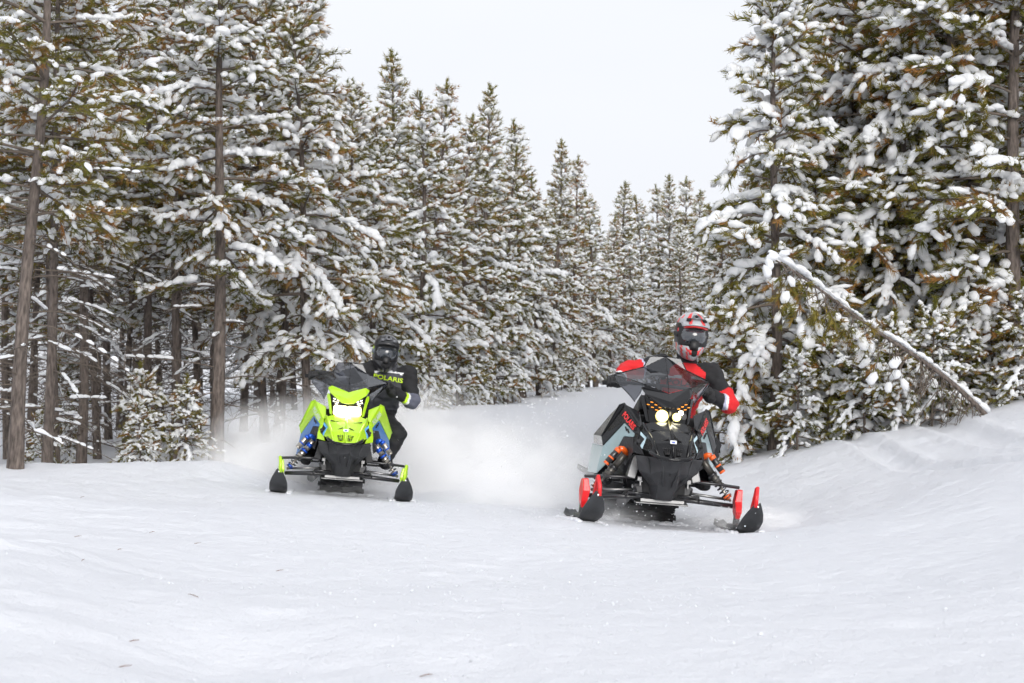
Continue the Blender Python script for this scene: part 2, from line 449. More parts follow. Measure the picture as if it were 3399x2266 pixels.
    v2, f2 = blob_arrays(rs, np.array(lc).reshape(-1, 3), np.array(la).reshape(-1, 3), np.array(lr).reshape(-1, 3), BLOB_L)
    sn = tri_mesh('pine_snow', np.concatenate([v1, v2]), np.concatenate([f1, f2 + len(v1)])); smooth(sn)
    trunk.materials.append(M['bark']); branches.materials.append(M['twig']); crown.materials.append(M['needles']); sn.materials.append(M['snow'])
    return trunk, branches, crown, sn

def place_tree(name, data, x, y, rot, scale, label, group=None, lean=(0, 0), z=None, dz=0.0):
    root = bpy.data.objects.new(name, None); C.objects.link(root)
    root.empty_display_size = .2
    root.location = (x, y, (gz1(x, y) if z is None else z) + dz)
    root.rotation_euler = (lean[0], lean[1], rot)
    root.scale = (scale[0], scale[0], scale[1]) if isinstance(scale, tuple) else (scale,) * 3
    tag(root, label, 'tree', group)
    t = link('trunk', data[0], root); cr = link('crown', data[2], root)
    tag(link('branches', data[1], cr), kind='stuff'); tag(link('snow', data[3], cr), kind='stuff'); tag(cr, kind='stuff')
    return root

T = {}
T['heavy'] = tree_data(3, 4.35, .25, .86, gap=.22, per=4, snow=.60, heavy=.42, brown=.16, droop=.72, power=.60, size=1.12, trunk_r=.052, bend=.05)
T['heavy_b'] = tree_data(4, 5.4, .35, 1.10, gap=.25, per=4, snow=.56, heavy=.30, brown=.28, droop=.55, power=.55, size=1.2)
T['heavy_c'] = tree_data(5, 6.0, .5, 1.2, gap=.26, per=4, snow=.52, heavy=.22, brown=.28, droop=.42, power=.55, size=1.15)
T['tall'] = tree_data(7, 6.1, 2.0, 1.08, gap=.29, per=4, snow=.54, heavy=.32, brown=.42, dead=.9, droop=.4, power=.75, trunk_r=.074, bend=.2, size=1.25, air=1)
T['tall_b'] = tree_data(8, 5.7, 1.4, 1.25, gap=.26, per=4, snow=.54, heavy=.40, brown=.5, top_clear=.55, dead=.9, droop=.5, power=.65, trunk_r=.06, size=1.25, air=1)
T['edge'] = tree_data(9, 6.4, 2.3, 1.4, gap=.26, per=4, snow=.42, heavy=.06, brown=.22, dead=1.4, droop=.26, power=.68, trunk_r=.064, bend=.2, air=1)
T['pole'] = tree_data(10, 6.2, 2.3, .95, gap=.28, per=4, snow=.50, heavy=.14, brown=.3, dead=1.7, droop=.32, power=.5, trunk_r=.05, air=1)
T['pole_b'] = tree_data(15, 5.6, 1.7, .9, gap=.28, per=4, snow=.52, heavy=.15, brown=.4, dead=1.9, droop=.36, power=.5, trunk_r=.042, bend=.35, air=1)
T['cone'] = tree_data(12, 5.9, .45, .98, gap=.25, per=5, snow=.52, heavy=.24, brown=.2, top_clear=.9, droop=.38, power=.85, size=1.2, air=1)
T['cone_b'] = tree_data(13, 5.6, .40, .90, gap=.26, per=4, snow=.54, heavy=.32, brown=.42, top_clear=.9, droop=.46, power=.8, size=1.25, bend=.2, air=1)
T['cone_c'] = tree_data(16, 5.2, .5, .82, gap=.28, per=4, snow=.56, heavy=.36, brown=.3, top_clear=.8, droop=.5, power=.62, size=1.3, bend=.3, air=1)
T['sapling'] = tree_data(14, 1.7, .10, .48, gap=.17, per=4, snow=.62, heavy=.3, brown=.2, droop=.5, power=.7, trunk_r=.014)

def sx_(px, y): return (px - 1176) / 4573 * y
G_R, G_L, G_F = 'pines on the bank behind the red rider', 'pines in the wood beside the green machine', 'pines along the far end of the trail'
# trees that can be told apart
place_tree('pine_tree', T['heavy'], sx_(1778, 18), 18, 2.2, 1.0, 'slim young pine with thick snow rolls, its tip against the sky, beside the red rider', lean=(0, R(-1.0)))
place_tree('pine_tree', T['tall'], sx_(497, 21), 21, 1.0, 1.0, 'tall pine with long straight dark trunk, bare at the foot, before the wood', lean=(0, R(1.6)))
place_tree('pine_tree', T['edge'], sx_(38, 17.6), 17.6, .4, 1.0, 'leaning grey-trunked pine with sparse snow and long green boughs, standing on the low bank', lean=(0, R(4.0)))
place_tree('pine_tree', T['tall_b'], sx_(714, 23.5), 23.5, 3.0, .93, 'brownish pine with long drooping snowy boughs reaching behind the black-helmeted rider', lean=(0, R(1.4)))
def wood():
    rnd = random.Random(5)
    lab = {
        'R': 'snowy pine in the stand on the bank behind the red rider',
        'L': 'snowy pine in the wood behind the low bank',
        'F': 'snowy pine in the row along the rising trail',
        'B': 'distant pine closing the gap at the end of the trail'}
    look = dict(pole='bare-stemmed tall', pole_b='slender bare-stemmed', tall='straight open-crowned', tall_b='brownish wide-boughed', heavy_b='bushy low-branched', heavy_c='broad green', heavy='slim drooping', cone='pointed dark green', cone_b='pointed brownish', cone_c='narrow uneven', edge='sparse long-needled', sapling='small')
    place0 = globals()['place_tree']
    def place_tree(name, d, *a, **k):
        o = place0(name, d, *a, **k)
        kind = next(q for q, v in T.items() if v is d)
        if name == 'pine_tree':
            o['label'] = look[kind] + ' ' + o['label']; o['group'] = look[kind] + ' ' + o['group']
        return o
    # the row that runs up the trail, tips read from the picture: (px, y, variant, height)
    HT = {'cone': 5.9, 'cone_b': 5.6, 'cone_c': 5.2, 'heavy_b': 5.4, 'tall_b': 5.7, 'heavy_c': 6.0}
    for px, y, k, top in ((908, 33, 'cone', 118), (968, 32, 'cone_c', 215), (992, 35, 'cone_b', 180), (1058, 36, 'cone_c', 262), (1118, 39, 'cone', 195), (1160, 40, 'cone_c', 340), (1200, 43, 'cone_b', 275), (1238, 44, 'cone_c', 420),
                        (1275, 48, 'cone', 320), (1322, 50, 'cone_b', 360), (1368, 54, 'cone_c', 440), (1400, 57, 'cone_b', 500), (1432, 60, 'cone', 420), (1482, 64, 'cone_c', 452), (1512, 66, 'cone_b', 428), (1538, 64, 'cone', 405), (1576, 66, 'cone_b', 408), (1604, 62, 'cone', 440), (1455, 62, 'cone_b', 530), (1350, 56, 'heavy_c', 520),
                        (850, 29, 'heavy_b', 250), (795, 27, 'tall_b', 190), (1300, 53, 'heavy_b', 480), (1560, 60, 'heavy_c', 520), (1640, 54, 'cone', 470), (1020, 38, 'heavy_b', 350), (1100, 43, 'heavy_c', 380), (1410, 68, 'heavy_c', 540), (940, 37, 'cone_b', 300)):
        x = sx_(px, y); h = .65 - gz1(x, y) + (982 - top) / 4573 * y; s = h / HT[k]
        place_tree('pine_tree', T[k], x, y, rnd.uniform(0, 6.28), (min(1.15, max(.78, s)) * rnd.uniform(.9, 1.1), s), lab['F'] if y < 52 else lab['B'], G_F if y < 52 else 'pines closing the far end of the trail', lean=(0, R(rnd.uniform(-2, 2))))
    # the wood to one side
    spots = []
    def free(x, y, d): return all((x - a) ** 2 + (y - b) ** 2 > d * d for a, b in spots)
    for px, y, k in ((110, 19.3, 'pole'), (128, 20.6, 'pole'), (187, 21.5, 'pole'), (330, 24, 'pole'), (402, 23, 'pole'), (412, 25, 'pole'), (610, 25.5, 'pole'), (560, 28, 'pole'), (250, 27, 'pole'), (-60, 20, 'edge'), (20, 24, 'pole'), (290, 25.5, 'pole_b'), (640, 25.5, 'tall_b'), (70, 22.5, 'pole_b'), (455, 26, 'pole_b'), (225, 24, 'pole_b'), (372, 27.5, 'pole_b')):
        x = sx_(px, y); spots.append((x, y))
        place_tree('pine_tree', T[k], x, y, rnd.uniform(0, 6.28), rnd.uniform(.92, 1.08), lab['L'], G_L, lean=(R(rnd.uniform(-1, 1)), R(rnd.uniform(0, 2))))
    for i in range(900):
        y = rnd.uniform(24, 58); x = rnd.uniform(-.275 * y, -.275 * y + 18)
        px = 1176 + 4573 * x / y
        edge = np.interp(y, [24, 30, 35, 44, 52, 60], [640, 800, 900, 1100, 1230, 1340])
        if px > edge or not free(x, y, 1.75): continue
        spots.append((x, y))
        k = rnd.choice(['pole', 'pole_b', 'pole', 'pole_b', 'pole_b', 'tall'] if px < 640 else ['pole_b', 'tall_b', 'heavy_c', 'cone_c', 'cone_b'])
        s = rnd.uniform(.8, 1.08); z0 = gz1(x, y)
        cap = np.interp(px, [0, 360, 400, 640, 700, 800, 860, 1000, 1100, 1200, 1300], [0, 60, 170, 170, 170, 270, 280, 340, 340, 390, 450])
        s = min(s, (.65 - z0 + (982 - cap) / 4573 * y) / 6.2)
        place_tree('pine_tree', T[k], x, y, rnd.uniform(0, 6.28), (max(s, .7), s), lab['L'], G_L)
    # the stand on the bank
    for px, y, k, s in ((1975, 20.5, 'heavy_b', 1.0), (2010, 19.0, 'heavy_c', .98), (2120, 19.8, 'heavy_c', 1.1), (2235, 18.4, 'heavy_b', 1.12), (2330, 17.8, 'heavy_c', 1.0), (1850, 22.5, 'heavy_c', .66), (1990, 23, 'heavy_c', 1.05), (2420, 18.6, 'heavy_c', 1.05), (2070, 22, 'heavy_b', 1.2), (2180, 22.5, 'heavy_c', 1.15), (2300, 21, 'heavy_c', 1.15), (1945, 19.6, 'heavy_b', .74), (2075, 18.5, 'heavy', 1.0), (1885, 19.4, 'heavy', .74), (2190, 18.7, 'cone_b', .8)):
        x = sx_(px, y); spots.append((x, y))
        place_tree('pine_tree', T[k], x, y, rnd.uniform(0, 6.28), s, lab['R'], G_R, lean=(R(rnd.uniform(-1, 1)), R(rnd.uniform(-1.5, 1))))
    for i in range(500):
        y = rnd.uniform(21, 52); px = rnd.uniform(1640, 2500); x = sx_(px, y)
        if px < np.interp(y, [21, 26, 40, 52], [1800, 1700, 1640, 1610]) or not free(x, y, 1.7): continue
        spots.append((x, y))
        k = rnd.choice(['heavy_b', 'heavy_c', 'cone_b', 'cone_c'])
        s = rnd.uniform(.8, 1.05)
        cap = np.interp(px, [1600, 1700, 1760, 1850, 1920], [440, 430, 260, 140, 0])
        s = min(s, (.65 - gz1(x, y) + (982 - cap) / 4573 * y) / 6.0)
        place_tree('pine_tree', T[k], x, y, rnd.uniform(0, 6.28), (max(s, .65), s), lab['R'], G_R)
    for i in range(9):
        y = rnd.uniform(19.6, 27); px = rnd.uniform(60, 470)
        place_tree('pine_sapling', T['sapling'], sx_(px, y), y, rnd.uniform(0, 6.28), rnd.uniform(.4, .75), 'low snowy pine sapling growing between the trunks of the wood', 'saplings between the trunks', dz=-.03)
    # saplings
    for px, y, s in ((1135, 36, 1.0), (1092, 35, .8), (1318, 46, .7), (1290, 48, .6), (1050, 33, .9), (985, 31, .8), (1690, 17.9, .85), (1725, 18.6, .7), (1650, 19.5, .9), (1830, 17.4, .55), (1900, 17.6, .65), (1985, 17.3, .6), (2060, 17.2, .6), (2140, 17.2, .65), (2200, 17.5, .6), (2290, 17.7, .7), (2360, 17.2, .6), (1850, 18.6, .8)):
        side = px > 1600
        place_tree('pine_sapling', T['sapling'], sx_(px, y), y, rnd.uniform(0, 6.28), s,
                   'knee-high snowy pine sapling at the foot of the stand on the bank' if side else 'small snowy pine sapling standing at the edge of the trail',
                   'saplings on the bank' if side else 'saplings beside the trail', dz=-.03)
wood()

def leaning_pine():
    rs = np.random.RandomState(21)
    Y0, Y1 = 16.9, 15.9
    x0, x1 = sx_(2288, Y0), sx_(1775, Y1)
    z0 = gz1(x0, Y0)
    s = np.linspace(0, 1, 22)
    zt = .65 + 378 / 4573 * Y1
    px = x0 + (x1 - x0) * s; py = Y0 + (Y1 - Y0) * s
    pz = (z0 - .15) + (zt - z0 + .15) * (s + .09 * np.sin(s * math.pi) + .03 * np.sin(s * 7.5 + .4))
    base = np.array([x0, Y0, z0])
    path = np.c_[px, py, pz] - base
    root = bpy.data.objects.new('leaning_pine', None); C.objects.link(root); root.location = base
    tag(root, 'thin dead pine leaning over the bank, a line of snow lying along its trunk', 'tree')
    V, F = [], []; tube(path, np.linspace(.024, .007, 22), 8, V, F, 0)
    me = tri_mesh('leaning_trunk', np.concatenate(V), F); smooth(me); link('trunk', me, root, M['bark'])
    V, F, off = [], [], 0
    tp, td, tt = [], [], []; lc, la, lr = [], [], []; sc2, sa2, sr2 = [], [], []
    at = lambda q: np.array([np.interp(q, s, path[:, i]) for i in range(3)])
    d0 = unit(path[-1] - path[0])
    for i in range(110):
        q = rs.uniform(.03, .97); p = at(q); L = rs.uniform(.12, .42) * (1.2 - .4 * q)
        d = unit(np.array([rs.uniform(-.8, .3), rs.uniform(-.9, .9), -rs.uniform(.35, 1.0)]))
        pts = np.array([p, p + d * L * .5 + [0, 0, .02], p + d * L + [rs.uniform(-.05, .05), 0, -.05]])
        off = tube(pts, [.006, .004, .002], 3, V, F, off)
        for k in range(3):
            w = unit(d + rs.uniform(-.7, .7, 3)); pp = pts[1] + (pts[2] - pts[1]) * rs.rand()
            off = tube(np.array([pp, pp + w * rs.uniform(.05, .14)]), [.003, .0015], 3, V, F, off)
            if q > .5 and rs.rand() < .75:
                tp.append(pp + w * .08); td.append(w); tt.append(np.clip(rs.normal(.4, .2), 0, 1))
        if q > .35 and rs.rand() < .5:
            r = rs.uniform(.03, .055); sc2.append(pts[2] + [0, 0, .03]); sa2.append(d); sr2.append([r * 1.4, r, r])
    for q in np.arange(.06, 1.0, .017):
        if rs.rand() < .16 + .22 * (q < .3): continue
        r = rs.uniform(.014, .036) * (1.0 + .45 * math.sin(q * 23) * math.sin(q * 9))
        lc.append(at(q) + [0, 0, .022 + r * .55]); la.append(-d0 + rs.uniform(-.1, .1, 3)); lr.append([r * 1.7, r * 1.1, r * rs.uniform(.7, 1.1)])
    for dx, dz, r in ((.0, .0, .055), (-.03, -.05, .055), (-.05, -.11, .06), (.10, .035, .045)):
        lc.append(path[-1] + [dx, 0, dz]); la.append([.3, 0, -1] if dz < 0 else [1, 0, .1]); lr.append([r, r * .8, r * .8])
    br = tag(link('branches', tri_mesh('leaning_branches', np.concatenate(V), F), root, M['twig']), kind='stuff')
    tp = np.array(tp); td = np.array(td); n = len(tp); K = 14
    nd = unit(td[:, None] + rs.uniform(-.8, .8, (n, K, 3))); b0 = tp[:, None] - td[:, None] * rs.uniform(0, .06, (n, K, 1))
    wv = unit(np.cross(nd, rs.uniform(-1, 1, (n, K, 3)))) * .0055
    cm = tri_mesh('leaning_needles', np.stack([b0 - wv, b0 + wv, b0 + nd * .08], 2).reshape(-1, 3), np.arange(n * K * 3).reshape(-1, 3))
    cm.attributes.new('tint', 'FLOAT', 'POINT').data.foreach_set('value', np.repeat(np.array(tt), K * 3).astype(np.float32))
    tag(link('crown', cm, root, M['needles']), kind='stuff')
    v1, f1 = blob_arrays(rs, np.array(sc2), np.array(sa2), np.array(sr2), BLOB_S)
    v2, f2 = blob_arrays(rs, np.array(lc), np.array(la), np.array(lr), BLOB_L)
    sn = tri_mesh('leaning_snow', np.concatenate([v1, v2]), np.concatenate([f1, f2 + len(v1)])); smooth(sn)
    tag(link('snow', sn, root, M['snow']), kind='stuff')
leaning_pine()
# ------------------------------------------------------------------ the snowmobiles
def smoke_mat():
    m = bpy.data.materials.new('smoked_screen'); m.use_nodes = True
    nt = m.node_tree; L = nt.links
    for n in list(nt.nodes):
        if n.type == 'BSDF_PRINCIPLED': nt.nodes.remove(n)
    out = nt.nodes['Material Output']
    tr = nt.nodes.new('ShaderNodeBsdfTransparent'); tr.inputs[0].default_value = (.17, .175, .195, 1)
    gl = nt.nodes.new('ShaderNodeBsdfGlossy'); gl.inputs['Roughness'].default_value = .06; gl.inputs[0].default_value = (.9, .92, .95, 1)
    lw = nt.nodes.new('ShaderNodeLayerWeight'); lw.inputs[0].default_value = .5
    pw = nt.nodes.new('ShaderNodeMath'); pw.operation = 'POWER'; pw.inputs[1].default_value = 3.0
    ma = nt.nodes.new('ShaderNodeMath'); ma.operation = 'MULTIPLY_ADD'; ma.inputs[1].default_value = .6; ma.inputs[2].default_value = .065
    mx = nt.nodes.new('ShaderNodeMixShader')
    L.new(lw.outputs['Facing'], pw.inputs[0]); L.new(pw.outputs[0], ma.inputs[0]); L.new(ma.outputs[0], mx.inputs[0])
    L.new(tr.outputs[0], mx.inputs[1]); L.new(gl.outputs[0], mx.inputs[2]); L.new(mx.outputs[0], out.inputs[0])
    return m
M.update(
    lime=mat('lime_paint', (.42, .69, .010), .28, coat=.6, var=.05), blue=mat('blue_paint', (.02, .16, .48), .3, coat=.5, var=.06), sky_blue=mat('vent_blue', (.10, .34, .75), .3, coat=.4),
    gloss=mat('gloss_black', (.006, .006, .007), .22, coat=.4, spec=.2), plastic=mat('black_plastic', (.022, .022, .024), .55, var=.25, vscale=20, bump=.15, bscale=240),
    pan=mat('belly_plastic', (.030, .031, .034), .6, var=.3, vscale=14, bump=.2, bscale=200),
    pale=mat('pale_grey_paint', (.30, .42, .44), .3, coat=.5, var=.06), pale2=mat('vent_pale', (.45, .60, .66), .3, coat=.4),
    red=mat('red_plastic', (.72, .012, .016), .35, coat=.3), tube=mat('black_steel', (.016, .016, .018), .3, coat=.5), alloy=mat('alloy', (.30, .30, .30), .42, metal=1.0, var=.15),
    dark=mat('engine_bay', (.012, .012, .013), .75, var=.4, vscale=25), orange=mat('orange_alloy', (.78, .12, .015), .35, coat=.3), ano=mat('blue_alloy', (.02, .10, .55), .3, metal=.5),
    spring=mat('shock_body', (.10, .095, .085), .4, metal=.6, var=.2), steel=mat('shock_steel', (.5, .46, .40), .3, metal=.9), rubber=mat('rubber', (.014, .014, .015), .8, var=.3, vscale=30, bump=.3, bscale=80),
    ski=mat('ski_plastic', (.026, .028, .031), .42, var=.35, vscale=9, bump=.1, bscale=120), white=mat('white_print', (.75, .76, .78), .5), redprint=mat('red_print', (.85, .02, .02), .45),
    limeprint=mat('lime_print', (.55, .78, .02), .6), badge=mat('badge_blue', (.03, .08, .45), .4), smoke=smoke_mat(),
    lamp=emis('lamp_lit', (1.0, .94, .68), 9.0), halo=emis('lamp_bloom_rim', (1.0, .86, .30), .75), drl=emis('running_light_white', (1.0, .93, .75), 1.5), amber=emis('running_light_amber', (1.0, .33, .02), .28), lens=mat('dark_lens', (.03, .03, .033), .08, coat=1.0),  # halo: bloom round the lamps, painted as a dim warm glow
    seat=mat('seat_vinyl', (.016, .016, .017), .6, bump=.2, bscale=150), printgrey=mat('grey_print', (.55, .62, .60), .5),
)

def finish(o, thick=0.0, bevel=0.0, seg=2, offset=-1.0):
    if thick:
        s = o.modifiers.new('thickness', 'SOLIDIFY'); s.thickness = thick; s.offset = offset; s.use_even_offset = False
    if bevel:
        b = o.modifiers.new('edge', 'BEVEL'); b.width = bevel; b.segments = seg; b.limit_method = 'ANGLE'; b.angle_limit = R(28)
    return o

def panel(name, V, F, m, parent, thick=.006, bevel=.003, sx=1, mirror=False, shade=False):
    V = [(v[0] * sx, v[1], v[2]) for v in V]; F = [tuple(f) for f in F]
    if sx < 0: F = [f[::-1] for f in F]
    if mirror:
        n = len(V); mp = {}
        W = list(V)
        for i, v in enumerate(V):
            if abs(v[0]) < 1e-6: mp[i] = i
            else: mp[i] = len(W); W.append((-v[0], v[1], v[2]))
        F = F + [tuple(mp[i] for i in f[::-1]) for f in F]; V = W
    me = bpy.data.meshes.new(name); me.from_pydata([Vector(v) for v in V], [], F); me.update()
    if shade: smooth(me)
    return finish(link(name, me, parent, m), thick, bevel)

def tubes(name, paths, m, parent, sides=8):
    """paths: list of (points, radius or radii)"""
    V, F, off = [], [], 0
    for pts, r in paths:
        pts = np.array(pts, float)
        rr = np.full(len(pts), r) if np.isscalar(r) else np.array(r, float)
        n0 = off
        off = tube(pts, rr, sides, V, F, off)
        for base, c in ((n0, pts[0]), (off - sides, pts[-1])):
            pass
    Va = np.concatenate(V)
    me = bpy.data.meshes.new(name); me.from_pydata(Va.tolist(), [], F)
    bm = bmesh.new(); bm.from_mesh(me); bmesh.ops.holes_fill(bm, edges=[e for e in bm.edges if e.is_boundary], sides=0)
    bmesh.ops.recalc_face_normals(bm, faces=bm.faces); bm.to_mesh(me); bm.free()
    for p in me.polygons: p.use_smooth = len(p.vertices) == 4
    return link(name, me, parent, m)

def rod(name, a, b, r, m, parent, sides=12):
    return tubes(name, [([a, b], r)], m, parent, sides)

def boxes(name, lst, m, parent, bevel=.004):
    bm = bmesh.new()
    for c, d, rot in lst:
        mt = Matrix.Translation(c) @ Euler(rot).to_matrix().to_4x4() @ Matrix.Diagonal((*d, 1))
        bmesh.ops.create_cube(bm, size=1.0, matrix=mt)
    me = bpy.data.meshes.new(name); bm.to_mesh(me); bm.free()
    return finish(link(name, me, parent, m), 0, bevel)

def disc(name, c, nrm, r, depth, m, parent, seg=20):
    bm = bmesh.new()
    q = Vector(nrm).to_track_quat('Z', 'Y').to_matrix().to_4x4()
    bmesh.ops.create_cone(bm, cap_ends=True, segments=seg, radius1=r, radius2=r * .93, depth=depth, matrix=Matrix.Translation(c) @ q)
    me = bpy.data.meshes.new(name); bm.to_mesh(me); bm.free()
    return link(name, me, parent, m)

def text_mesh(s, width, height, bold=.022):
    cu = bpy.data.curves.new('lettering', 'FONT'); cu.body = s; cu.align_x = 'CENTER'; cu.align_y = 'CENTER'; cu.offset = bold; cu.resolution_u = 3
    o = bpy.data.objects.new('lettering', cu); C.objects.link(o)
    bpy.context.view_layer.update()
    dg = bpy.context.evaluated_depsgraph_get(); me = bpy.data.meshes.new_from_object(o.evaluated_get(dg))
    bpy.data.objects.remove(o); bpy.data.curves.remove(cu)
    me.materials.clear()
    co = np.empty(len(me.vertices) * 3); me.vertices.foreach_get('co', co); co = co.reshape(-1, 3)
    lo, hi = co.min(0), co.max(0)
    co[:, 0] = (co[:, 0] - (lo[0] + hi[0]) / 2) / (hi[0] - lo[0]) * width
    co[:, 1] = (co[:, 1] - (lo[1] + hi[1]) / 2) / (hi[1] - lo[1]) * height
    co[:, 2] = 0
    me.vertices.foreach_set('co', co.ravel()); me.update()
    return me

def letters_on(s, centre, right, up, width, height, m, parent):
    me = text_mesh(s, width, height)
    r = Vector(right).normalized(); n = r.cross(Vector(up)).normalized(); u = n.cross(r)
    mt = Matrix((( r.x, u.x, n.x, 0), (r.y, u.y, n.y, 0), (r.z, u.z, n.z, 0), (0, 0, 0, 1)))
    me.transform(Matrix.Translation(Vector(centre)) @ mt)
    return link('lettering', me, parent, m)

def snowmobile(P, c, steer, label):
    """front points to -y, ground at z 0, the ski spindles at y 0"""
    root = bpy.data.objects.new('snowmobile', None); C.objects.link(root); root.matrix_world = P
    tag(root, label, 'snowmobile')
    body, lower, vent = M[c['body']], M[c['lower']], M[c['vent']]
    green = c['body'] == 'lime'
    # nose and hood
    hood = panel('hood', [(0, -.15, .715), (.11, -.14, .712), (.178, -.11, .690),
                          (0, -.255, .655), (.10, -.235, .648), (.152, -.225, .628),
                          (0, -.385, .585), (.066, -.365, .572), (.126, -.33, .566),
                          (0, -.435, .475), (.06, -.43, .478), (.098, -.415, .488),
                          (.190, -.14, .645), (.155, -.205, .600), (.186, -.25, .528), (.142, -.37, .500), (.158, -.185, .70)],
                 [(0, 3, 4, 1), (1, 4, 5, 2), (3, 6, 7, 4), (4, 7, 8, 5), (6, 9, 10, 7), (7, 10, 11, 8), (2, 5, 13, 12), (5, 8, 14, 13), (8, 11, 15, 14)], body, root, .008, .004, mirror=True)
    for sx in (1, -1):
        tubes('ridge', [([(sx * .174, -.118, .696), (sx * .150, -.232, .632), (sx * .124, -.337, .568), (sx * .096, -.422, .486)], [.011, .012, .012, .010])], body, hood, 6)
        # dark cut lines and the grille of the nose
        tubes('cut_line', [([(sx * .028, -.252, .644), (sx * .134, -.212, .660)], .0045)], M['dark'], hood, 6)
        tubes('cut_line', [([(sx * .028, -.352, .604), (sx * .099, -.322, .574)], .0045)], M['dark'], hood, 6)
        g = panel('grille', [(.022, -.412, .545), (.070, -.396, .541), (.052, -.432, .498), (.022, -.438, .499)], [(0, 3, 2, 1)], M['dark'], hood, .004, 0, sx=sx)
        tubes('grille_bar', [([(sx * .024, -.424, z), (sx * (.068 - (.545 - z) * .4), -.424 - (.545 - z) * .3 + .012, z - .003)], .0028) for z in (.536, .524, .512, .503)] + [([(sx * x, -.414, .542), (sx * (x - .006), -.440, .499)], .0026) for x in (.034, .048)], body, g, 5)
    tubes('centre_rib', [([(0, -.152, .722), (0, -.258, .661), (0, -.388, .589), (0, -.440, .478)], [.010, .009, .010, .009])], body, hood, 6)
    bd = boxes('badge', [((0, -.398, .583), (.044, .008, .026), (R(-25), 0, 0))], M['white'], root, .004)
    boxes('badge_star', [((0, -.4035, .583), (.020, .004, .011), (R(-25), 0, 0))], M['badge'], bd, .002)
    # brow over the lamps
    panel('brow', [(0, -.012, .915), (.148, .055, .965), (.182, .08, .944), (.158, .0, .900), (0, -.105, .856), (.055, -.112, .820), (0, -.128, .812)],
          [(0, 4, 3, 2, 1), (4, 6, 5, 3)], body, root, .010, .004, mirror=True)
    # lamp housing and lamps
    hs = panel('lamp_housing', [(0, -.085, .83), (.160, .035, .902), (.168, .03, .82), (.138, -.05, .705), (0, -.10, .70)], [(0, 4, 3, 2, 1)], M['gloss'], root, .008, .003, mirror=True)
    for sx in (1, -1):
        panel('cheek', [(.182, .065, .896), (.184, .055, .864), (.172, .03, .822), (.150, -.045, .715), (.130, -.07, .705), (.145, -.015, .80), (.162, .03, .885)], [(0, 6, 5, 2, 1), (2, 5, 4, 3)], body, root, .008, .003, sx=sx)
        if green:
            lm = boxes('headlight', [((sx * .062, -.118, .752), (.120, .03, .088), (R(-12), 0, R(sx * 12)))], M['halo'], root, .016)  # glowing rim imitates the glare round the lens
            boxes('lamp_lens', [((sx * .060, -.127, .752), (.114, .024, .074), (R(-12), 0, R(sx * 12)))], M['lamp'], lm, .02)
            for dx, z in ((.085, .835), (.115, .848), (.090, .818), (.118, .826), (.098, .804)):
                boxes('running_light', [((sx * dx, -.055 + (z - .8) * .4, z), (.022, .008, .008), (0, R(-sx * 18), R(sx * 20)))], M['drl'], hs, .002)
        else:
            lm = disc('headlight', (sx * .050, -.118, .755), (0, -1, .1), .044 if sx < 0 else .030, .02, M['halo'], root)  # outer disc glows dimly, as painted bloom round the lens
            disc('lamp_lens', (sx * .050, -.124, .755), (0, -1, .1), .033 if sx < 0 else .020, .02, M['lamp'], lm)
            if sx > 0:
                disc('headlight', (.078, -.108, .785), (0, -1, .1), .016, .02, M['lamp'], root)
                disc('lens_ring', (.098, -.100, .762), (.2, -1, .1), .024, .014, M['lens'], hs)
            for i in range(3):
                q = i / 2.4
                for k in (0, 1):
                    boxes('running_light', [((sx * (.064 + .064 * q + .022 * k), -.092 + .05 * q + .01 * k, .812 + .040 * q - .018 * k), (.019, .006, .0055), (0, R(-sx * 8), R(sx * 20)))], M['amber'], hs, .001)
            tubes('lamp_trim', [([(sx * .045, -.112, .812), (sx * .155, .01, .888)], .004)], M['gloss'], hs, 6)
    # side panels
    for sx in (1, -1):
        sp = panel('side_panel', [(.196, -.128, .668), (.284, .12, .824), (.286, .045, .698), (.226, -.112, .622), (.314, .14, .812), (.406, .30, .590), (.390, .31, .526),
                                  (.30, .75, .76), (.405, .85, .60), (.398, .85, .54), (.272, .14, .815), (.180, -.108, .690), (.184, .04, .775)],
                   [(0, 3, 2, 1), (1, 2, 6, 5, 4), (4, 5, 8, 7), (5, 6, 9, 8), (0, 1, 10, 12, 11)], body, root, .008, .004, sx=sx)
        tubes('edge_bead', [([(sx * .197, -.131, .669), (sx * .284, .116, .827), (sx * .314, .14, .814), (sx * .406, .30, .591)], .005)], body, sp, 6)
        lo = panel('lower_panel', [(.282, .05, .692), (.388, .315, .524), (.418, .37, .33), (.335, .13, .455), (.284, .025, .600), (.234, -.095, .600), (.224, -.105, .622), (.418, .95, .33), (.398, .95, .535)],
                   [(0, 4, 3, 2, 1), (0, 6, 5, 4), (1, 2, 7, 8)], lower, root, .008, .004, sx=sx)
        panel('side_scoop', [(.286, .024, .598), (.334, .125, .455), (.255, .03, .40), (.238, -.17, .495), (.232, -.098, .598)], [(0, 4, 3, 2, 1)], M['plastic'], root, .006, .003, sx=sx)
        boxes('scoop_slot', [((sx * (.262 + .012 * k), -.035 + .03 * k, .638 + .014 * k), (.010, .006, .034), (R(-20), R(sx * 28), R(sx * 24))) for k in (0, 1)], M['dark'], lo, .001)
        # the fang beside the vent and the vent itself
        panel('fang', [(.199, -.13, .664), (.228, -.114, .620), (.240, -.19, .545), (.240, -.20, .496), (.172, -.27, .482), (.186, -.258, .520), (.222, -.205, .556), (.196, -.15, .640)],
              [(0, 7, 1), (1, 7, 6, 2), (2, 6, 5, 4, 3)], body, root, .010, .004, sx=sx)
        vt = panel('vent', [(.192, -.148, .642), (.152, -.206, .600), (.187, -.255, .524), (.170, -.205, .592), (.196, -.165, .620), (.198, -.215, .545)], [(0, 1, 3, 4), (1, 2, 5, 3)], vent, root, .006, .002, sx=sx)
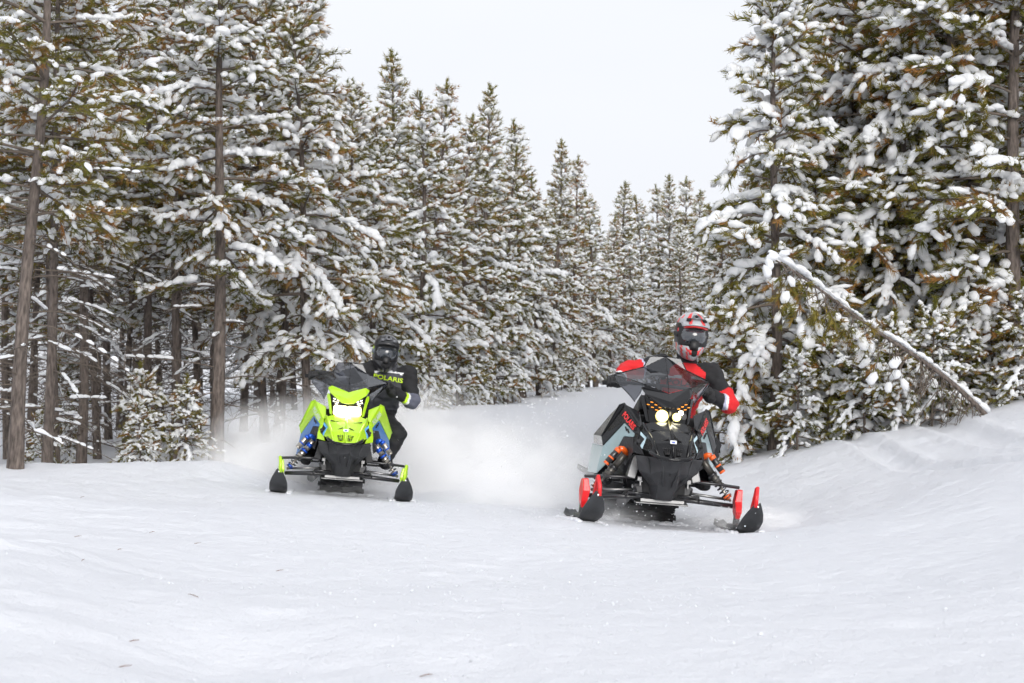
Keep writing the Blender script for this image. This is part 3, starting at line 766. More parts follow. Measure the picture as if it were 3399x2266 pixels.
        panel('vent_mesh', [(.198, -.14, .636), (.168, -.19, .595), (.192, -.235, .530), (.224, -.19, .556)], [(0, 1, 2, 3)], M['dark'], vt, .004, 0, sx=sx)
        boxes('vent_fin', [((sx * .206, -.205, .574), (.022, .01, .026), (0, R(sx * 30), R(sx * 30)))], M['plastic'], vt, .002)
        # lettering along the strip
        a = Vector((sx * .212, -.118, .646)); b = Vector((sx * .286, .09, .765)); mid = a.lerp(b, .5)
        nrm = (Vector((sx * .284, .12, .824)) - Vector((sx * .196, -.128, .668))).cross(Vector((sx * .226, -.112, .622)) - Vector((sx * .196, -.128, .668)))
        nrm.normalize()
        if nrm.x * sx < 0: nrm = -nrm
        along = (b - a).normalized() * sx
        up = nrm.cross(along)
        letters_on('POLARIS', mid + nrm * .0125 + (up * (-.002)), along, up, .205, .040, M[c['print']], sp)
    # belly pan
    bp = panel('belly_pan', [(0, -.425, .470), (.075, -.415, .472), (.228, -.26, .478), (0, -.375, .385), (.06, -.37, .385), (.206, -.23, .388), (0, -.25, .285), (.062, -.24, .285), (.105, -.12, .285), (0, -.13, .185), (.052, -.12, .186), (.074, -.06, .188), (.15, -.30, .475), (.13, -.28, .36)],
               [(0, 3, 4, 1), (1, 4, 13, 12), (12, 13, 5, 2), (3, 6, 7, 4), (4, 7, 8, 13), (13, 8, 5), (6, 9, 10, 7), (7, 10, 11, 8)], M['pan'], root, .012, .004, mirror=True)
    tubes('pan_rib', [([(s * .058, -.388, .455), (s * .050, -.378, .375), (s * .030, -.258, .285)], .006) for s in (1, -1)] + [([(s * .150, -.305, .462), (s * .128, -.288, .37), (s * .075, -.165, .285)], .006) for s in (1, -1)], M['pan'], bp, 6)
    disc('pan_bolt', (0, -.352, .362), (0, -1, -.3), .008, .012, M['dark'], bp)
    tubes('bumper', [([(-.150, -.33, .512), (-.138, -.40, .500), (-.095, -.462, .474), (0, -.475, .464), (.095, -.462, .474), (.138, -.40, .500), (.150, -.33, .512)], .0135)], M['gloss'], root, 10)
    # chassis, track, tunnel, seat behind the panels
    boxes('engine_bay', [((0, .22, .50), (.44, .46, .38), (0, 0, 0)), ((0, .12, .30), (.30, .42, .20), (0, 0, 0)), ((0, .45, .66), (.46, .5, .20), (0, 0, 0))], M['dark'], root, .02)
    boxes('skid_plate', [((0, -.02, .168), (.36, .12, .008), (R(8), 0, 0)), ((0, -.075, .180), (.30, .012, .022), (0, 0, 0))], M['alloy'], root, .002)
    for s in (1, -1):
        boxes('bulkhead', [((s * .135, -.03, .255), (.13, .10, .10), (0, R(s * 18), 0))], M['tube'], root, .02)
        br = boxes('bracket', [((s * .168, -.09, .322), (.03, .03, .03), (0, 0, 0))], M['alloy'], root, .003)
        boxes('bracket_bolt', [((s * .162, -.10, .292), (.012, .014, .034), (0, 0, 0))], M['alloy'], br, .003)
        boxes('heat_shield', [((s * .205, -.02, .40), (.06, .10, .16), (0, R(-s * 14), 0))], M['alloy'] if not green else M['plastic'], root, .006)
    boxes('tunnel', [((0, 1.45, .42), (.42, 1.9, .06), (R(2), 0, 0)), ((-.20, 1.45, .34), (.012, 1.9, .14), (0, 0, 0)), ((.20, 1.45, .34), (.012, 1.9, .14), (0, 0, 0))], M['plastic'], root, .006)
    for s in (1, -1): boxes('running_board', [((s * .30, 1.30, .31), (.18, 1.3, .018), (R(2), 0, 0)), ((s * .392, 1.30, .325), (.016, 1.3, .04), (R(2), 0, 0))], M['tube'], root, .005)
    seat = panel('seat', [(.13, .82, .60), (.17, .86, .46), (.14, 1.75, .66), (.18, 1.78, .46), (.09, .80, .64), (.10, 1.78, .69), (0, .79, .65), (0, 1.79, .70), (0, .86, .46), (0, 1.78, .46)], [(0, 1, 3, 2), (4, 0, 2, 5), (6, 4, 5, 7), (6, 8, 1, 0, 4), (7, 5, 2, 3, 9)], M['seat'], root, 0, .02, mirror=True)
    boxes('console', [((0, .58, .80), (.30, .42, .12), (R(-14), 0, 0))], M['plastic'], root, .03)
    prof = [(.40, .40), (.50, .22), (.68, .035), (.85, .008), (2.15, .008), (2.32, .10), (2.34, .24), (2.2, .33), (1.2, .33), (.6, .42)]
    V, F = [], []
    for y, z in prof:
        V += [(-.19, y, z), (.19, y, z)]
    for i in range(len(prof)):
        j = (i + 1) % len(prof); F.append((2 * i, 2 * i + 1, 2 * j + 1, 2 * j))
    tk = panel('track', V, F, M['rubber'], root, .022, 0)
    bm = bmesh.new()
    for i in range(len(prof) - 1):
        (y0, z0), (y1, z1) = prof[i], prof[i + 1]; ln = math.hypot(y1 - y0, z1 - z0); n = max(1, int(ln / .064)); an = math.atan2(z1 - z0, y1 - y0)
        for k in range(n):
            q = (k + .5) / n; yy, zz_ = y0 + (y1 - y0) * q, z0 + (z1 - z0) * q
            for xx in (-.15, -.05, .05, .15):
                bmesh.ops.create_cube(bm, size=1, matrix=Matrix.Translation((xx + (.02 if k % 2 else -.02), yy + math.sin(an) * .012, zz_ - math.cos(an) * .012)) @ Euler((an, 0, 0)).to_matrix().to_4x4() @ Matrix.Diagonal((.075, .010, .045, 1)))
    me = bpy.data.meshes.new('track_lugs'); bm.to_mesh(me); bm.free(); tag(link('lugs', me, tk, M['rubber']), kind='stuff')
    rod('exhaust_outlet', (-.22, .10, .20), (-.27, .02, .15), .035, M['alloy'], root)
    # suspension, skis
    sc = M[c['shock']]
    for sx in (1, -1):
        tubes('upper_arm', [([(sx * .165, -.06, .330), (sx * .36, -.035, .322), (sx * .53, -.005, .310)], .011), ([(sx * .165, .20, .335), (sx * .40, .07, .320), (sx * .53, .005, .310)], .011)], M['tube'], root, 8)
        tubes('lower_arm', [([(sx * .065, -.07, .204), (sx * .49, -.012, .182)], .0165), ([(sx * .10, .24, .205), (sx * .49, .012, .182)], .0145)], M['tube'], root, 8)
        tubes('tie_rod', [([(sx * .20, -.02, .245), (sx * .48, .03, .222)], .010)], M['alloy'], root, 8)
        tubes('sway_bar', [([(sx * .10, -.10, .225), (sx * .24, -.12, .225), (sx * .25, -.06, .20)], .009)], M['tube'], root, 8)
        # shock with its spring and reservoir
        a = Vector((sx * .255, .0, .492)); b = Vector((sx * .475, -.02, .212)); d = (b - a)
        sh = tubes('shock', [([a, a + d * .36], .024), ([a + d * .36, a + d * .62], .0275)], M['spring'] if not green else M['steel'], root, 12)
        rod('shock_shaft', a + d * .60, b, .008, M['steel'], sh, 8)
        axd = d.normalized(); q = Vector((0, 1, 0)); b1_ = axd.cross(q).normalized(); b2_ = axd.cross(b1_)
        pts = []
        for i in range(61):
            t = i / 60; ph = t * 6.283 * 6.5; pts.append(a + d * (.40 + .52 * t) + (b1_ * math.cos(ph) + b2_ * math.sin(ph)) * .031)
        tubes('spring', [(pts, .0042)], M['tube'], sh, 5)
        rod('spring_collar', a + d * .36, a + d * .41, .033, M['tube'] if not green else M['ano'], sh)
        rod('lower_cup', a + d * .86, a + d * .93, .027, sc, sh)
        if green: rod('shock_band', a + d * .16, a + d * .26, .027, sc, sh)
        off = Vector((sx * .062, -.045, .020))
        tubes('reservoir_bridge', [([a + Vector((0, -.01, -.005)), a + off * .6 + Vector((0, -.01, .012)), a + off], [.023, .019, .021])], sc, sh, 10)
        r0, r1 = a + off, a + off + d * .34
        rv = rod('reservoir', r0, r1, .022, M['steel'] if green else M['tube'], sh)
        for t0, t1 in ((.0, .22), (.62, .72)):
            rod('reservoir_band', r0 + (r1 - r0) * t0, r0 + (r1 - r0) * t1, .0235, sc, sh)
        rod('reservoir_cap', r1, r1 + axd * .016, .021, sc if not green else M['steel'], sh)
        # spindle and ski turn together
        st = Matrix.Translation((sx * .53, 0, 0)) @ Euler((0, 0, R(steer))).to_matrix().to_4x4()
        sd = panel('spindle', [(-.018, -.035, .315), (.020, -.035, .320), (.020, .035, .320), (-.018, .035, .315), (-.026 - .010 * sx, -.055, .20), (.026 - .010 * sx, -.055, .20), (.026, .055, .20), (-.026, .055, .20), (-.022, -.045, .10), (.022, -.045, .10), (.022, .05, .10), (-.022, .05, .10), (-.014, -.02, .03), (.014, -.02, .03), (.014, .03, .03), (-.014, .03, .03)],
                   [(3, 2, 1, 0), (0, 1, 5, 4), (1, 2, 6, 5), (2, 3, 7, 6), (3, 0, 4, 7), (4, 5, 9, 8), (5, 6, 10, 9), (6, 7, 11, 10), (7, 4, 8, 11), (8, 9, 13, 12), (9, 10, 14, 13), (10, 11, 15, 14), (11, 8, 12, 15), (12, 13, 14, 15)], M[c['spindle']], root, 0, .006)
        for v in sd.data.vertices: v.co = st @ Vector((v.co.x, v.co.y, .095 + (v.co.z - .03) * .70))
        tubes('spindle_foot', [([st @ Vector((0, .01, .13)), st @ Vector((0, .015, .03))], [.020, .026])], M['tube'], sd, 8)
        prf = [(.48, .055, .035), (.42, .022, .055), (.26, .008, .062), (.0, .006, .066), (-.20, .010, .072), (-.31, .040, .078), (-.39, .088, .076), (-.45, .140, .058), (-.49, .185, .034), (-.51, .215, .018)]
        V, F = [], []
        for y, z, w in prf:
            dish = .012
            V += [(-w, y, z + dish), (-w * .45, y, z), (0, y, z - .004), (w * .45, y, z), (w, y, z + dish)]
        for i in range(len(prf) - 1):
            for k in range(4): F.append((5 * i + k, 5 * i + k + 1, 5 * i + 6 + k, 5 * i + 5 + k))
        sk = panel('ski', [tuple(st @ Vector(v)) for v in V], F, M['ski'], root, .014, .004, shade=True)
        tubes('ski_loop', [([st @ Vector(p) for p in ((-.012 * sx, -.500, .195), (-.010 * sx, -.495, .265), (0, -.465, .325), (.004, -.43, .318), (.004, -.36, .20), (.003, -.28, .065))], [.014, .0135, .013, .013, .013, .014])], M[c['spindle']], sk, 8)
        boxes('ski_saddle', [(tuple(st @ Vector((0, .02, .035))), (.075, .22, .05), (0, 0, R(steer)))], M['ski'], sk, .01)
        rz = np.random.RandomState(40 + int(sx)); n_ = 26
        cc = np.c_[rz.uniform(-.05, .05, n_), rz.uniform(-.34, .35, n_), np.full(n_, .022)]; cc[:, 2] += np.clip(-.22 - cc[:, 1], 0, 1) * .55
        bv, bf = blob_arrays(rz, np.array([st @ Vector(p) for p in cc]), rz.uniform(-1, 1, (n_, 3)) * [1, 1, .2], rz.uniform(.006, .019, (n_, 1)) * np.array([[1.5, 1.1, .8]]), BLOB_S)
        bm_ = tri_mesh('ski_snow', bv, bf); smooth(bm_); tag(link('caked_snow', bm_, sk, M['snow']), kind='stuff')
        disc('ski_bolt', tuple(st @ Vector((0, -.505, .20))), (0, -1, .3), .007, .02, M['alloy'], sk, 8)
    # screen
    Wv = [(0, -.014, .918), (0, .13, 1.045), (0, .27, 1.178), (.165, .065, .968), (.115, .15, 1.035), (.150, .28, 1.092), (.108, .285, 1.172), (.340, .39, 1.028), (.326, .37, .985), (.238, .25, .893), (.206, .18, .846), (.180, .08, .905)]
    ws = panel('windshield', Wv, [(0, 1, 4, 3), (1, 2, 6, 5, 4), (3, 4, 5, 7), (3, 7, 8, 9, 10, 11)], M['smoke'], root, 0, 0, mirror=True)
    for sx in (1, -1):
        tubes('screen_edge', [([(sx * Wv[i][0], Wv[i][1], Wv[i][2]) for i in (2, 6, 5, 7, 8, 9, 10)], .0042)], M['gloss'], ws, 6)
        tubes('screen_crease', [([(sx * .17, .07, .968), (sx * .25, .23, 1.0), (sx * .335, .385, 1.024)], .003)], M['gloss'], ws, 5)
    tubes('screen_spine', [([(0, -.016, .918), (0, .13, 1.047), (0, .27, 1.178)], .003)], M['gloss'], ws, 5)
    # bars
    hb = tubes('handlebar', [([(-.36, .60, c['bar'][0]), (-.20, .55, c['bar'][0] + .01), (-.06, .53, .98), (.06, .53, .98), (.20, .55, c['bar'][1] + .01), (.36, .60, c['bar'][1])], .012), ([(0, .45, .82), (0, .53, .98)], .025)], M['tube'], root, 8)
    for sx, z in ((-1, c['bar'][0]), (1, c['bar'][1])):
        rod('grip', (sx * .255, .565, z + .008), (sx * .392, .61, z - .002), .0175, M['rubber'], hb)
        rod('lever', (sx * .22, .52, z + .01), (sx * .345, .535, z + .006), .006, M['tube'], hb, 6)
    return root

GREEN = dict(body='lime', lower='blue', vent='sky_blue', print='printgrey', shock='ano', spindle='lime', bar=(1.045, 1.005))
BLACK = dict(body='gloss', lower='pale', vent='pale2', print='redprint', shock='orange', spindle='red', bar=(.975, .965))
snowmobile(POSE_GREEN, GREEN, 0.0, 'lime green and blue snowmobile with both headlights lit, throwing up powder')
snowmobile(POSE_BLACK, BLACK, 5.0, 'black and pale grey snowmobile with red ski loops and orange shocks')
# ------------------------------------------------------------------ the riders
M.update(
    jk_black=mat('jacket_black', (.013, .013, .015), .85, var=.3, vscale=18, bump=.25, bscale=160), jk_red=mat('jacket_red', (.62, .010, .014), .75, var=.10, vscale=10, bump=.2, bscale=160),
    jk_grey=mat('jacket_charcoal', (.060, .062, .072), .85, var=.2, vscale=14, bump=.25, bscale=160), jk_lilac=mat('jacket_pale', (.42, .42, .55), .7), jk_white=mat('reflective_tape', (.70, .71, .73), .45),
    jk_lime=mat('jacket_lime', (.50, .75, .02), .7), jk_slate=mat('jacket_slate', (.10, .105, .14), .8, var=.15, vscale=14), trousers=mat('trousers_black', (.011, .011, .013), .8, var=.3, vscale=20, bump=.25, bscale=130),
    glove=mat('glove_black', (.014, .014, .015), .65, bump=.3, bscale=120), h_black=mat('helmet_black', (.02, .02, .022), .3, coat=.4), h_grey=mat('helmet_grey', (.36, .37, .39), .3, coat=.7),
    h_red=mat('helmet_red', (.66, .025, .025), .3, coat=.6), h_dark=mat('helmet_lining', (.008, .008, .009), .9), visor=mat('goggle_lens', (.035, .04, .048), .07, coat=1.0, spec=.8), g_frame=mat('goggle_frame', (.012, .012, .013), .5),
    g_teal=mat('goggle_teal', (.05, .22, .32), .45), g_strap=mat('goggle_strap', (.16, .19, .21), .7), h_grey2=mat('helmet_dark_grey', (.13, .135, .15), .35, coat=.4),
)

def remesh_balls(chains, voxel, it=5):
    bm = bmesh.new()
    for (a, b, ra, rb, sc) in chains:
        a = Vector(a); b = Vector(b); L = (b - a).length; n = max(2, int(L / (min(ra, rb) * .28)) + 1)
        for i in range(n):
            t = i / (n - 1); r = ra + (rb - ra) * t
            bmesh.ops.create_icosphere(bm, subdivisions=2, radius=1.0, matrix=Matrix.Translation(a.lerp(b, t)) @ Matrix.Diagonal((r * sc[0], r * sc[1], r * sc[2], 1)))
    me = bpy.data.meshes.new('body'); bm.to_mesh(me); bm.free()
    o = bpy.data.objects.new('body_tmp', me); C.objects.link(o)
    r = o.modifiers.new('r', 'REMESH'); r.mode = 'VOXEL'; r.voxel_size = voxel
    s = o.modifiers.new('s', 'SMOOTH'); s.iterations = it; s.factor = .5
    bpy.context.view_layer.update()
    dg = bpy.context.evaluated_depsgraph_get(); out = bpy.data.meshes.new_from_object(o.evaluated_get(dg))
    bpy.data.objects.remove(o); bpy.data.meshes.remove(me)
    return out

def seg_d(p, a, b):
    ab = b - a; t = np.clip(((p - a) @ ab) / (ab @ ab), 0, 1)
    return np.linalg.norm(p - a - t[:, None] * ab, axis=1), t

def rider(P, j, style, label):
    A = {k: np.array(v, float) for k, v in j.items()}
    U = (1, 1, 1)
    ch = [(A['hip'], A['waist'], .165, .150, (1.0, .80, .85)), (A['waist'], A['chest'], .150, .172, (1.0, .78, .9)), (A['chest'], A['neck'] - [0, 0, .06], .172, .10, (1.05, .72, .8)), (A['neck'] - [0, 0, .06], A['neck'] + [0, -.02, .06], .085, .075, U)]
    for s in ('r', 'l'):
        sh, el, wr = A['sh_' + s], A['el_' + s], A['wr_' + s]
        ch += [(A['chest'] * .35 + A['neck'] * .65 - [0, 0, .06], sh, .095, .086, U), (sh, el, .084, .070, U), (el, wr, .070, .050, U)]
        ch += [(A['hip_' + s], A['kn_' + s], .112, .088, U), (A['kn_' + s], A['an_' + s], .086, .066, U), (A['an_' + s] + [0, .02, -.02], A['an_' + s] + [0, -.16, -.045], .058, .05, (1, 1, .8))]
    me = remesh_balls(ch, .0115, 6)
    n = len(me.vertices); co = np.empty(n * 3); me.vertices.foreach_get('co', co); co = co.reshape(-1, 3)
    no = np.empty(n * 3); me.vertices.foreach_get('normal', no); no = no.reshape(-1, 3)
    wr = .011 * vnoise(co[:, 0] * 13 + co[:, 2] * 23, co[:, 2] * 17 - co[:, 1] * 9) + .005 * vnoise(co[:, 0] * 31 - co[:, 2] * 9, co[:, 2] * 39 + co[:, 0] * 8)
    co = co + no * wr[:, None]; me.vertices.foreach_set('co', co.ravel()); me.update(); smooth(me)
    m = len(me.polygons); fc = np.empty(m * 3); me.polygons.foreach_get('center', fc); fc = fc.reshape(-1, 3)
    fn = np.empty(m * 3); me.polygons.foreach_get('normal', fn); fn = fn.reshape(-1, 3)
    names = ['torso', 'arm_r', 'fore_r', 'arm_l', 'fore_l', 'leg']
    D, Tm = [], []
    d1, _ = seg_d(fc, A['hip'], A['chest']); d2, _ = seg_d(fc, A['chest'], A['neck']); D.append(np.minimum(d1 - .15, d2 - .14)); Tm.append(d1 * 0)
    for s in ('r', 'l'):
        d, t = seg_d(fc, A['sh_' + s], A['el_' + s]); D.append(d - .078); Tm.append(t)
        d, t = seg_d(fc, A['el_' + s], A['wr_' + s]); D.append(d - .06); Tm.append(t)
    dl = np.full(m, 9.0)
    for s in ('r', 'l'):
        for a, b, r in (('hip_', 'kn_', .1), ('kn_', 'an_', .076)):
            d, t = seg_d(fc, A[a + s], A[b + s]); dl = np.minimum(dl, d - r)
        d, t = seg_d(fc, A['an_' + s], A['an_' + s] + np.array([0, -.16, -.045])); dl = np.minimum(dl, d - .055)
    D.append(dl); Tm.append(d1 * 0)
    D = np.array(D); w = D.argmin(0); T_ = np.array(Tm)[w, np.arange(m)]
    cx = fc[:, 0] - (A['chest'][0] + (fc[:, 2] - A['chest'][2]) * (A['neck'][0] - A['chest'][0]) / (A['neck'][2] - A['chest'][2] + 1e-6))
    zz_ = fc[:, 2]; zn = A['neck'][2]
    tor = w == 0; front = fn[:, 1] < .35
    fore = (w == 2) | (w == 4); arm = (w == 1) | (w == 3); leg = w == 5
    low = A['waist'][2] - .06
    mi = np.zeros(m, int)
    if style == 'red':
        mats = ['jk_black', 'jk_red', 'jk_white', 'jk_lilac', 'trousers']
        yoke = zn - .005 - .75 * np.maximum(np.abs(cx) - .06, 0)
        mi[tor & front & (zz_ < yoke)] = 1
        mi[tor & (np.abs(cx) > .18) & (zz_ < zn - .2)] = 0
        mi[tor & front & (np.abs(cx) > .165) & (np.abs(cx) < .182) & (zz_ < zn - .2)] = 3
        mi[tor & front & (np.abs(zz_ - (zn - .105 - .10 * np.abs(cx))) < .009) & (np.abs(cx) > .03) & (np.abs(cx) < .17)] = 2
        mi[tor & (zz_ < low)] = 4
        for s, wi, wa in (('r', 2, 1), ('l', 4, 3)):
            f = w == wi
            mi[f & (T_ < .74)] = 1
            inner = (fc[:, 0] - A['el_' + s][0]) * (1 if s == 'r' else -1) < -.055
            if s == 'r':
                mi[f & inner & (T_ > .12)] = 0
                mi[f & (np.abs((fc[:, 0] - A['el_r'][0]) + .030) < .010) & (T_ > .0) & (T_ < .75)] = 2
                mi[f & (np.abs((fc[:, 0] - A['el_r'][0]) + .048) < .008) & (T_ < .75)] = 3
            else:
                mi[f & (T_ > .70) & (T_ < .77)] = 2
            mi[(w == wa) & (T_ > (.66 if s == 'r' else .62))] = 1
            if s == 'l': mi[(w == wa) & (T_ > .56) & (T_ < .62)] = 3
        mi[leg] = 4
    else:
        mats = ['jk_black', 'jk_grey', 'jk_white', 'jk_lime', 'jk_slate', 'trousers']
        mi[tor & front & (np.abs(cx) < .165)] = 1
        mi[tor & (zz_ > zn - .045 - .10 * np.abs(cx)) & (np.abs(cx) > .07)] = 0
        mi[tor & front & (np.abs(zz_ - (zn - .055 - .10 * np.abs(cx))) < .008) & (np.abs(cx) < .20)] = 2
        mi[tor & front & (np.abs(cx - .165) < .009) & (zz_ < zn - .24)] = 3
        mi[tor & (zz_ < low)] = 5
        for s, wi, wa in (('r', 2, 1), ('l', 4, 3)):
            f = w == wi
            mi[f & (T_ < .30)] = 4
            if s == 'r':
                mi[f & (T_ > .30) & (T_ < .38)] = 2
                mi[f & (T_ > .38) & (T_ < .47)] = 3
            mi[(w == wa) & (T_ > .82)] = 4
        mi[leg] = 5
    o = link('person', me, None, [M[k] for k in mats]); o.matrix_world = P
    me.polygons.foreach_set('material_index', mi.astype(np.int32)); me.update()
    tag(o, label, 'person')
    # jacket lettering wrapped onto the chest
    bvh = BVHTree.FromPolygons([tuple(v) for v in co], [tuple(p.vertices) for p in me.polygons])
    tm = text_mesh('POLARIS', .27, .042, .018)
    bm = bmesh.new(); bm.from_mesh(tm); bmesh.ops.triangulate(bm, faces=bm.faces)
    for _ in range(3):
        bmesh.ops.subdivide_edges(bm, edges=[e for e in bm.edges if e.calc_length() > .02], cuts=1)
    tcx = A['chest'][0] * .45 + A['neck'][0] * .55; tz = zn - (.118 if style != 'red' else .155); tilt = j.get('tilt', 0.0)
    for v in bm.verts:
        x, z = v.co.x, v.co.y
        q = Vector((tcx + x * math.cos(tilt) + z * math.sin(tilt), A['chest'][1] - .6, tz - x * math.sin(tilt) + z * math.cos(tilt)))
        hit = bvh.ray_cast(q, Vector((0, 1, 0)))
        v.co = (hit[0] + Vector((0, -.006, 0))) if hit[0] is not None else q + Vector((0, .45, 0))
    bm.to_mesh(tm); bm.free()
    link('lettering', tm, o, M['limeprint'] if style != 'red' else M['jk_black'])
    # gloved hands closed on the grips
    for s, sx in (('r', 1), ('l', -1)):
        g = A['grip_' + s]; wv = A['wr_' + s]; ax = np.array([sx * .93, .3, -.05]); ax /= np.linalg.norm(ax)
        back = wv - g; back /= np.linalg.norm(back); upv = np.array([0, 0, 1.0])
        ch = [(wv, g + back * .055 + upv * .018, .045, .040, U), (g + back * .05 + upv * .02 - ax * .03, g + back * .045 + upv * .02 + ax * .03, .026, .026, U), (wv + (wv - g) * .25, wv, .056, .052, U)]
        fwd = np.array([0, -1.0, 0])
        for q, ln in ((-.036, .92), (-.012, 1.0), (.012, .95), (.036, .80)):
            k0 = g + ax * q + back * .028 + upv * .030; k1 = g + ax * q + fwd * .030 * ln + upv * .030; k2 = g + ax * q + fwd * .036 * ln - upv * .012; k3 = g + ax * q + fwd * .008 - upv * .030
            ch += [(k0, k1, .0135, .0125, U), (k1, k2, .0125, .0115, U), (k2, k3, .0115, .0105, U)]
        t0 = g - ax * .045 + back * .04; t1 = g - ax * .052 - upv * .012 + fwd * .01; t2 = g - ax * .035 - upv * .030 + fwd * .025
        ch += [(t0, t1, .0150, .0135, U), (t1, t2, .0135, .012, U)]
        gm = remesh_balls(ch, .0048, 2); smooth(gm); gl = link('glove', gm, o, M['glove'])
        kp = g + back * .04 + upv * .052
        boxes('knuckle_print', [(tuple(kp), (.03, .012, .006), (R(25), 0, R(20 * sx)))], M['white'] if style == 'red' else M['jk_grey'], gl, .002)
    helmet(o, A, style)
    return o

def helmet(o, A, style):
    red = style == 'red'
    c = Vector(A['head']); yaw = R(A['face'][0]); rollh = R(A['face'][1]); pit = R(A['face'][2])
    mt = Matrix.Translation(c) @ Euler((pit, rollh, yaw)).to_matrix().to_4x4() @ Matrix.Diagonal((.94, .94, .98, 1))
    rings = [(.168, .012, .012, .012), (.162, .045, .05, .055), (.148, .075, .085, .09), (.120, .102, .118, .120), (.085, .118, .134, .138), (.048, .125, .136, .146), (.010, .127, .128, .148), (-.025, .127, .125, .145), (-.060, .124, .135, .136), (-.090, .116, .168, .124), (-.120, .102, .190, .108), (-.148, .082, .194, .090), (-.172, .056, .178, .070), (-.182, .030, .15, .05)]
    N = 40; V = []; F = []
    for z, wd, f, b in rings:
        for k in range(N):
            a = 2 * math.pi * k / N; ca, sa = math.cos(a), math.sin(a)
            e = .86 if z > -.08 else .95
            x = wd * math.copysign(abs(sa) ** e, sa); y = -(f if ca > 0 else b) * math.copysign(abs(ca) ** e, ca)
            if z < -.07 and ca > 0: x *= 1 - .42 * ca * min(1, (-.07 - z) / .08)
            V.append((x, y, z))
    nr = len(rings)
    mi = []
    for i in range(nr - 1):
        for k in range(N):
            k2 = (k + 1) % N; F.append((i * N + k, i * N + k2, (i + 1) * N + k2, (i + 1) * N + k))
            zc = (rings[i][0] + rings[i + 1][0]) / 2; a = 2 * math.pi * (k + .5) / N; a = a if a < math.pi else a - 2 * math.pi; aa = abs(a)
            port = -.075 < zc < .075 and aa < 1.15
            if port: mi.append(1)
            elif red:
                if zc < -.07 and aa < .32 and zc > -.155: mi.append(1)
                elif zc < -.06 and .45 < aa < 1.5 and (k + i) % 3 == 0: mi.append(2)
                elif zc > .1 and .25 < aa < .55: mi.append(2)
                elif zc > 0 and aa > 1.1 and (i * 2 + k) % 7 < 2: mi.append(2)
                elif -.06 < zc < .1 and aa > 1.0: mi.append(3)
                else: mi.append(0)
            else:
                if aa > 1.2 and aa < 1.9 and -.02 < zc < .06: mi.append(3)
                elif zc < -.07 and aa < .22 and zc > -.15: mi.append(1)
                else: mi.append(0)
    F.append(tuple(range(N))[::-1]); mi.append(0)
    F.append(tuple((nr - 1) * N + k for k in range(N))); mi.append(1)
    me = bpy.data.meshes.new('helmet'); me.from_pydata([mt @ Vector(v) for v in V], [], F)
    h = link('helmet', me, o, [M['h_grey'] if red else M['h_black'], M['h_dark'], M['h_red'] if red else M['jk_white'], M['h_black'] if red else M['jk_lime']])
    me.polygons.foreach_set('material_index', np.array(mi, np.int32)); smooth(me)
    bm = bmesh.new(); bm.from_mesh(me); bmesh.ops.recalc_face_normals(bm, faces=bm.faces); bm.to_mesh(me); bm.free()
    tag(h, 'grey and red helmet with peak and dark goggles' if red else 'matt black helmet with peak and dark goggles')
    def strip(name, rows, m, th=.006, par=h):
        n = len(rows[0]); V = [mt @ Vector(v) for r in rows for v in r]; F = [(i * n + k, i * n + k + 1, (i + 1) * n + k + 1, (i + 1) * n + k) for i in range(len(rows) - 1) for k in range(n - 1)]
        me = bpy.data.meshes.new(name); me.from_pydata(V, [], F); smooth(me)
        return finish(link(name, me, par, m), th, 0, offset=0)
    def arc(z, w, f, a0=-1.1, a1=1.1, n=15, dz=0.0): return [(w * math.sin(a), -f * math.cos(a), z + dz * math.cos(a * 1.4)) for a in np.linspace(a0, a1, n)]
    gf = strip('goggles', [arc(.070, .116, .142), arc(.060, .122, .156), arc(-.060, .122, .158, dz=.0), arc(-.078, .112, .148)], M['g_frame'], .012)
    strip('lens', [arc(.048, .116, .170, -.95, .95), arc(.0, .120, .174, -.98, .98), arc(-.030, .116, .172, -.95, .95), [(x, y, z + .030 * math.exp(-(x / .022) ** 2)) for x, y, z in arc(-.056, .108, .168, -.9, .9)]], M['visor'], .006, gf)
    for sx in (1, -1):
        strip('strap', [[(sx * .130 * math.sin(a), -.138 * math.cos(a), z) for a in np.linspace(1.02, 2.3, 8)] for z in (.022, -.018)], M['jk_lilac'] if False else (M['g_frame'] if red else M['g_strap']), .006, gf)
    strip('nose_guard', [[(x * .03, -.168 - .012 * (1 - x * x), z) for x in (-1, -.5, 0, .5, 1)] for z in (-.035, -.075, -.10)], M['g_frame'], .008, gf)
    # peak with its vents
    pk = strip('peak', [[(.094 * x, -.128 - .012 * (1 - x * x), .122 - .012 * x * x) for x in np.linspace(-1, 1, 13)], [(.112 * x, -.170 + .05 * x * x, .104 - .020 * x * x) for x in np.linspace(-1, 1, 13)], [(.108 * x, -.212 + .055 * x * x, .082 - .016 * x * x) for x in np.linspace(-1, 1, 13)]], M['h_grey'] if red else M['h_black'], .008)
    if red:
        strip('peak_lip', [[(.095 * x, -.205 + .05 * x * x, .074 - .014 * x * x) for x in np.linspace(-1, 1, 13)], [(.085 * x, -.175 + .045 * x * x, .062 - .012 * x * x) for x in np.linspace(-1, 1, 13)]], M['h_red'], .006, pk)
        for sx in (1, -1):
            strip('peak_stripe', [[(sx * (.030 + .012 * q), -.150 - .05 * q, .121 - .034 * q) for q in (0, .5, 1)], [(sx * (.050 + .014 * q), -.147 - .046 * q, .120 - .034 * q) for q in (0, .5, 1)]], M['h_red'], .004, pk)
    for sx in (1, -1):
        strip('peak_vent', [[(sx * .040, -.150, .128), (sx * .075, -.135, .124)], [(sx * .048, -.180, .110), (sx * .080, -.160, .108)]], M['h_dark'] if red else M['h_grey2'], .006, pk)
    strip('crown_vent', [[(-.022, -.118, .150), (.022, -.118, .150)], [(-.040, -.150, .124), (.040, -.150, .124)]], M['h_grey2'], .008, pk)
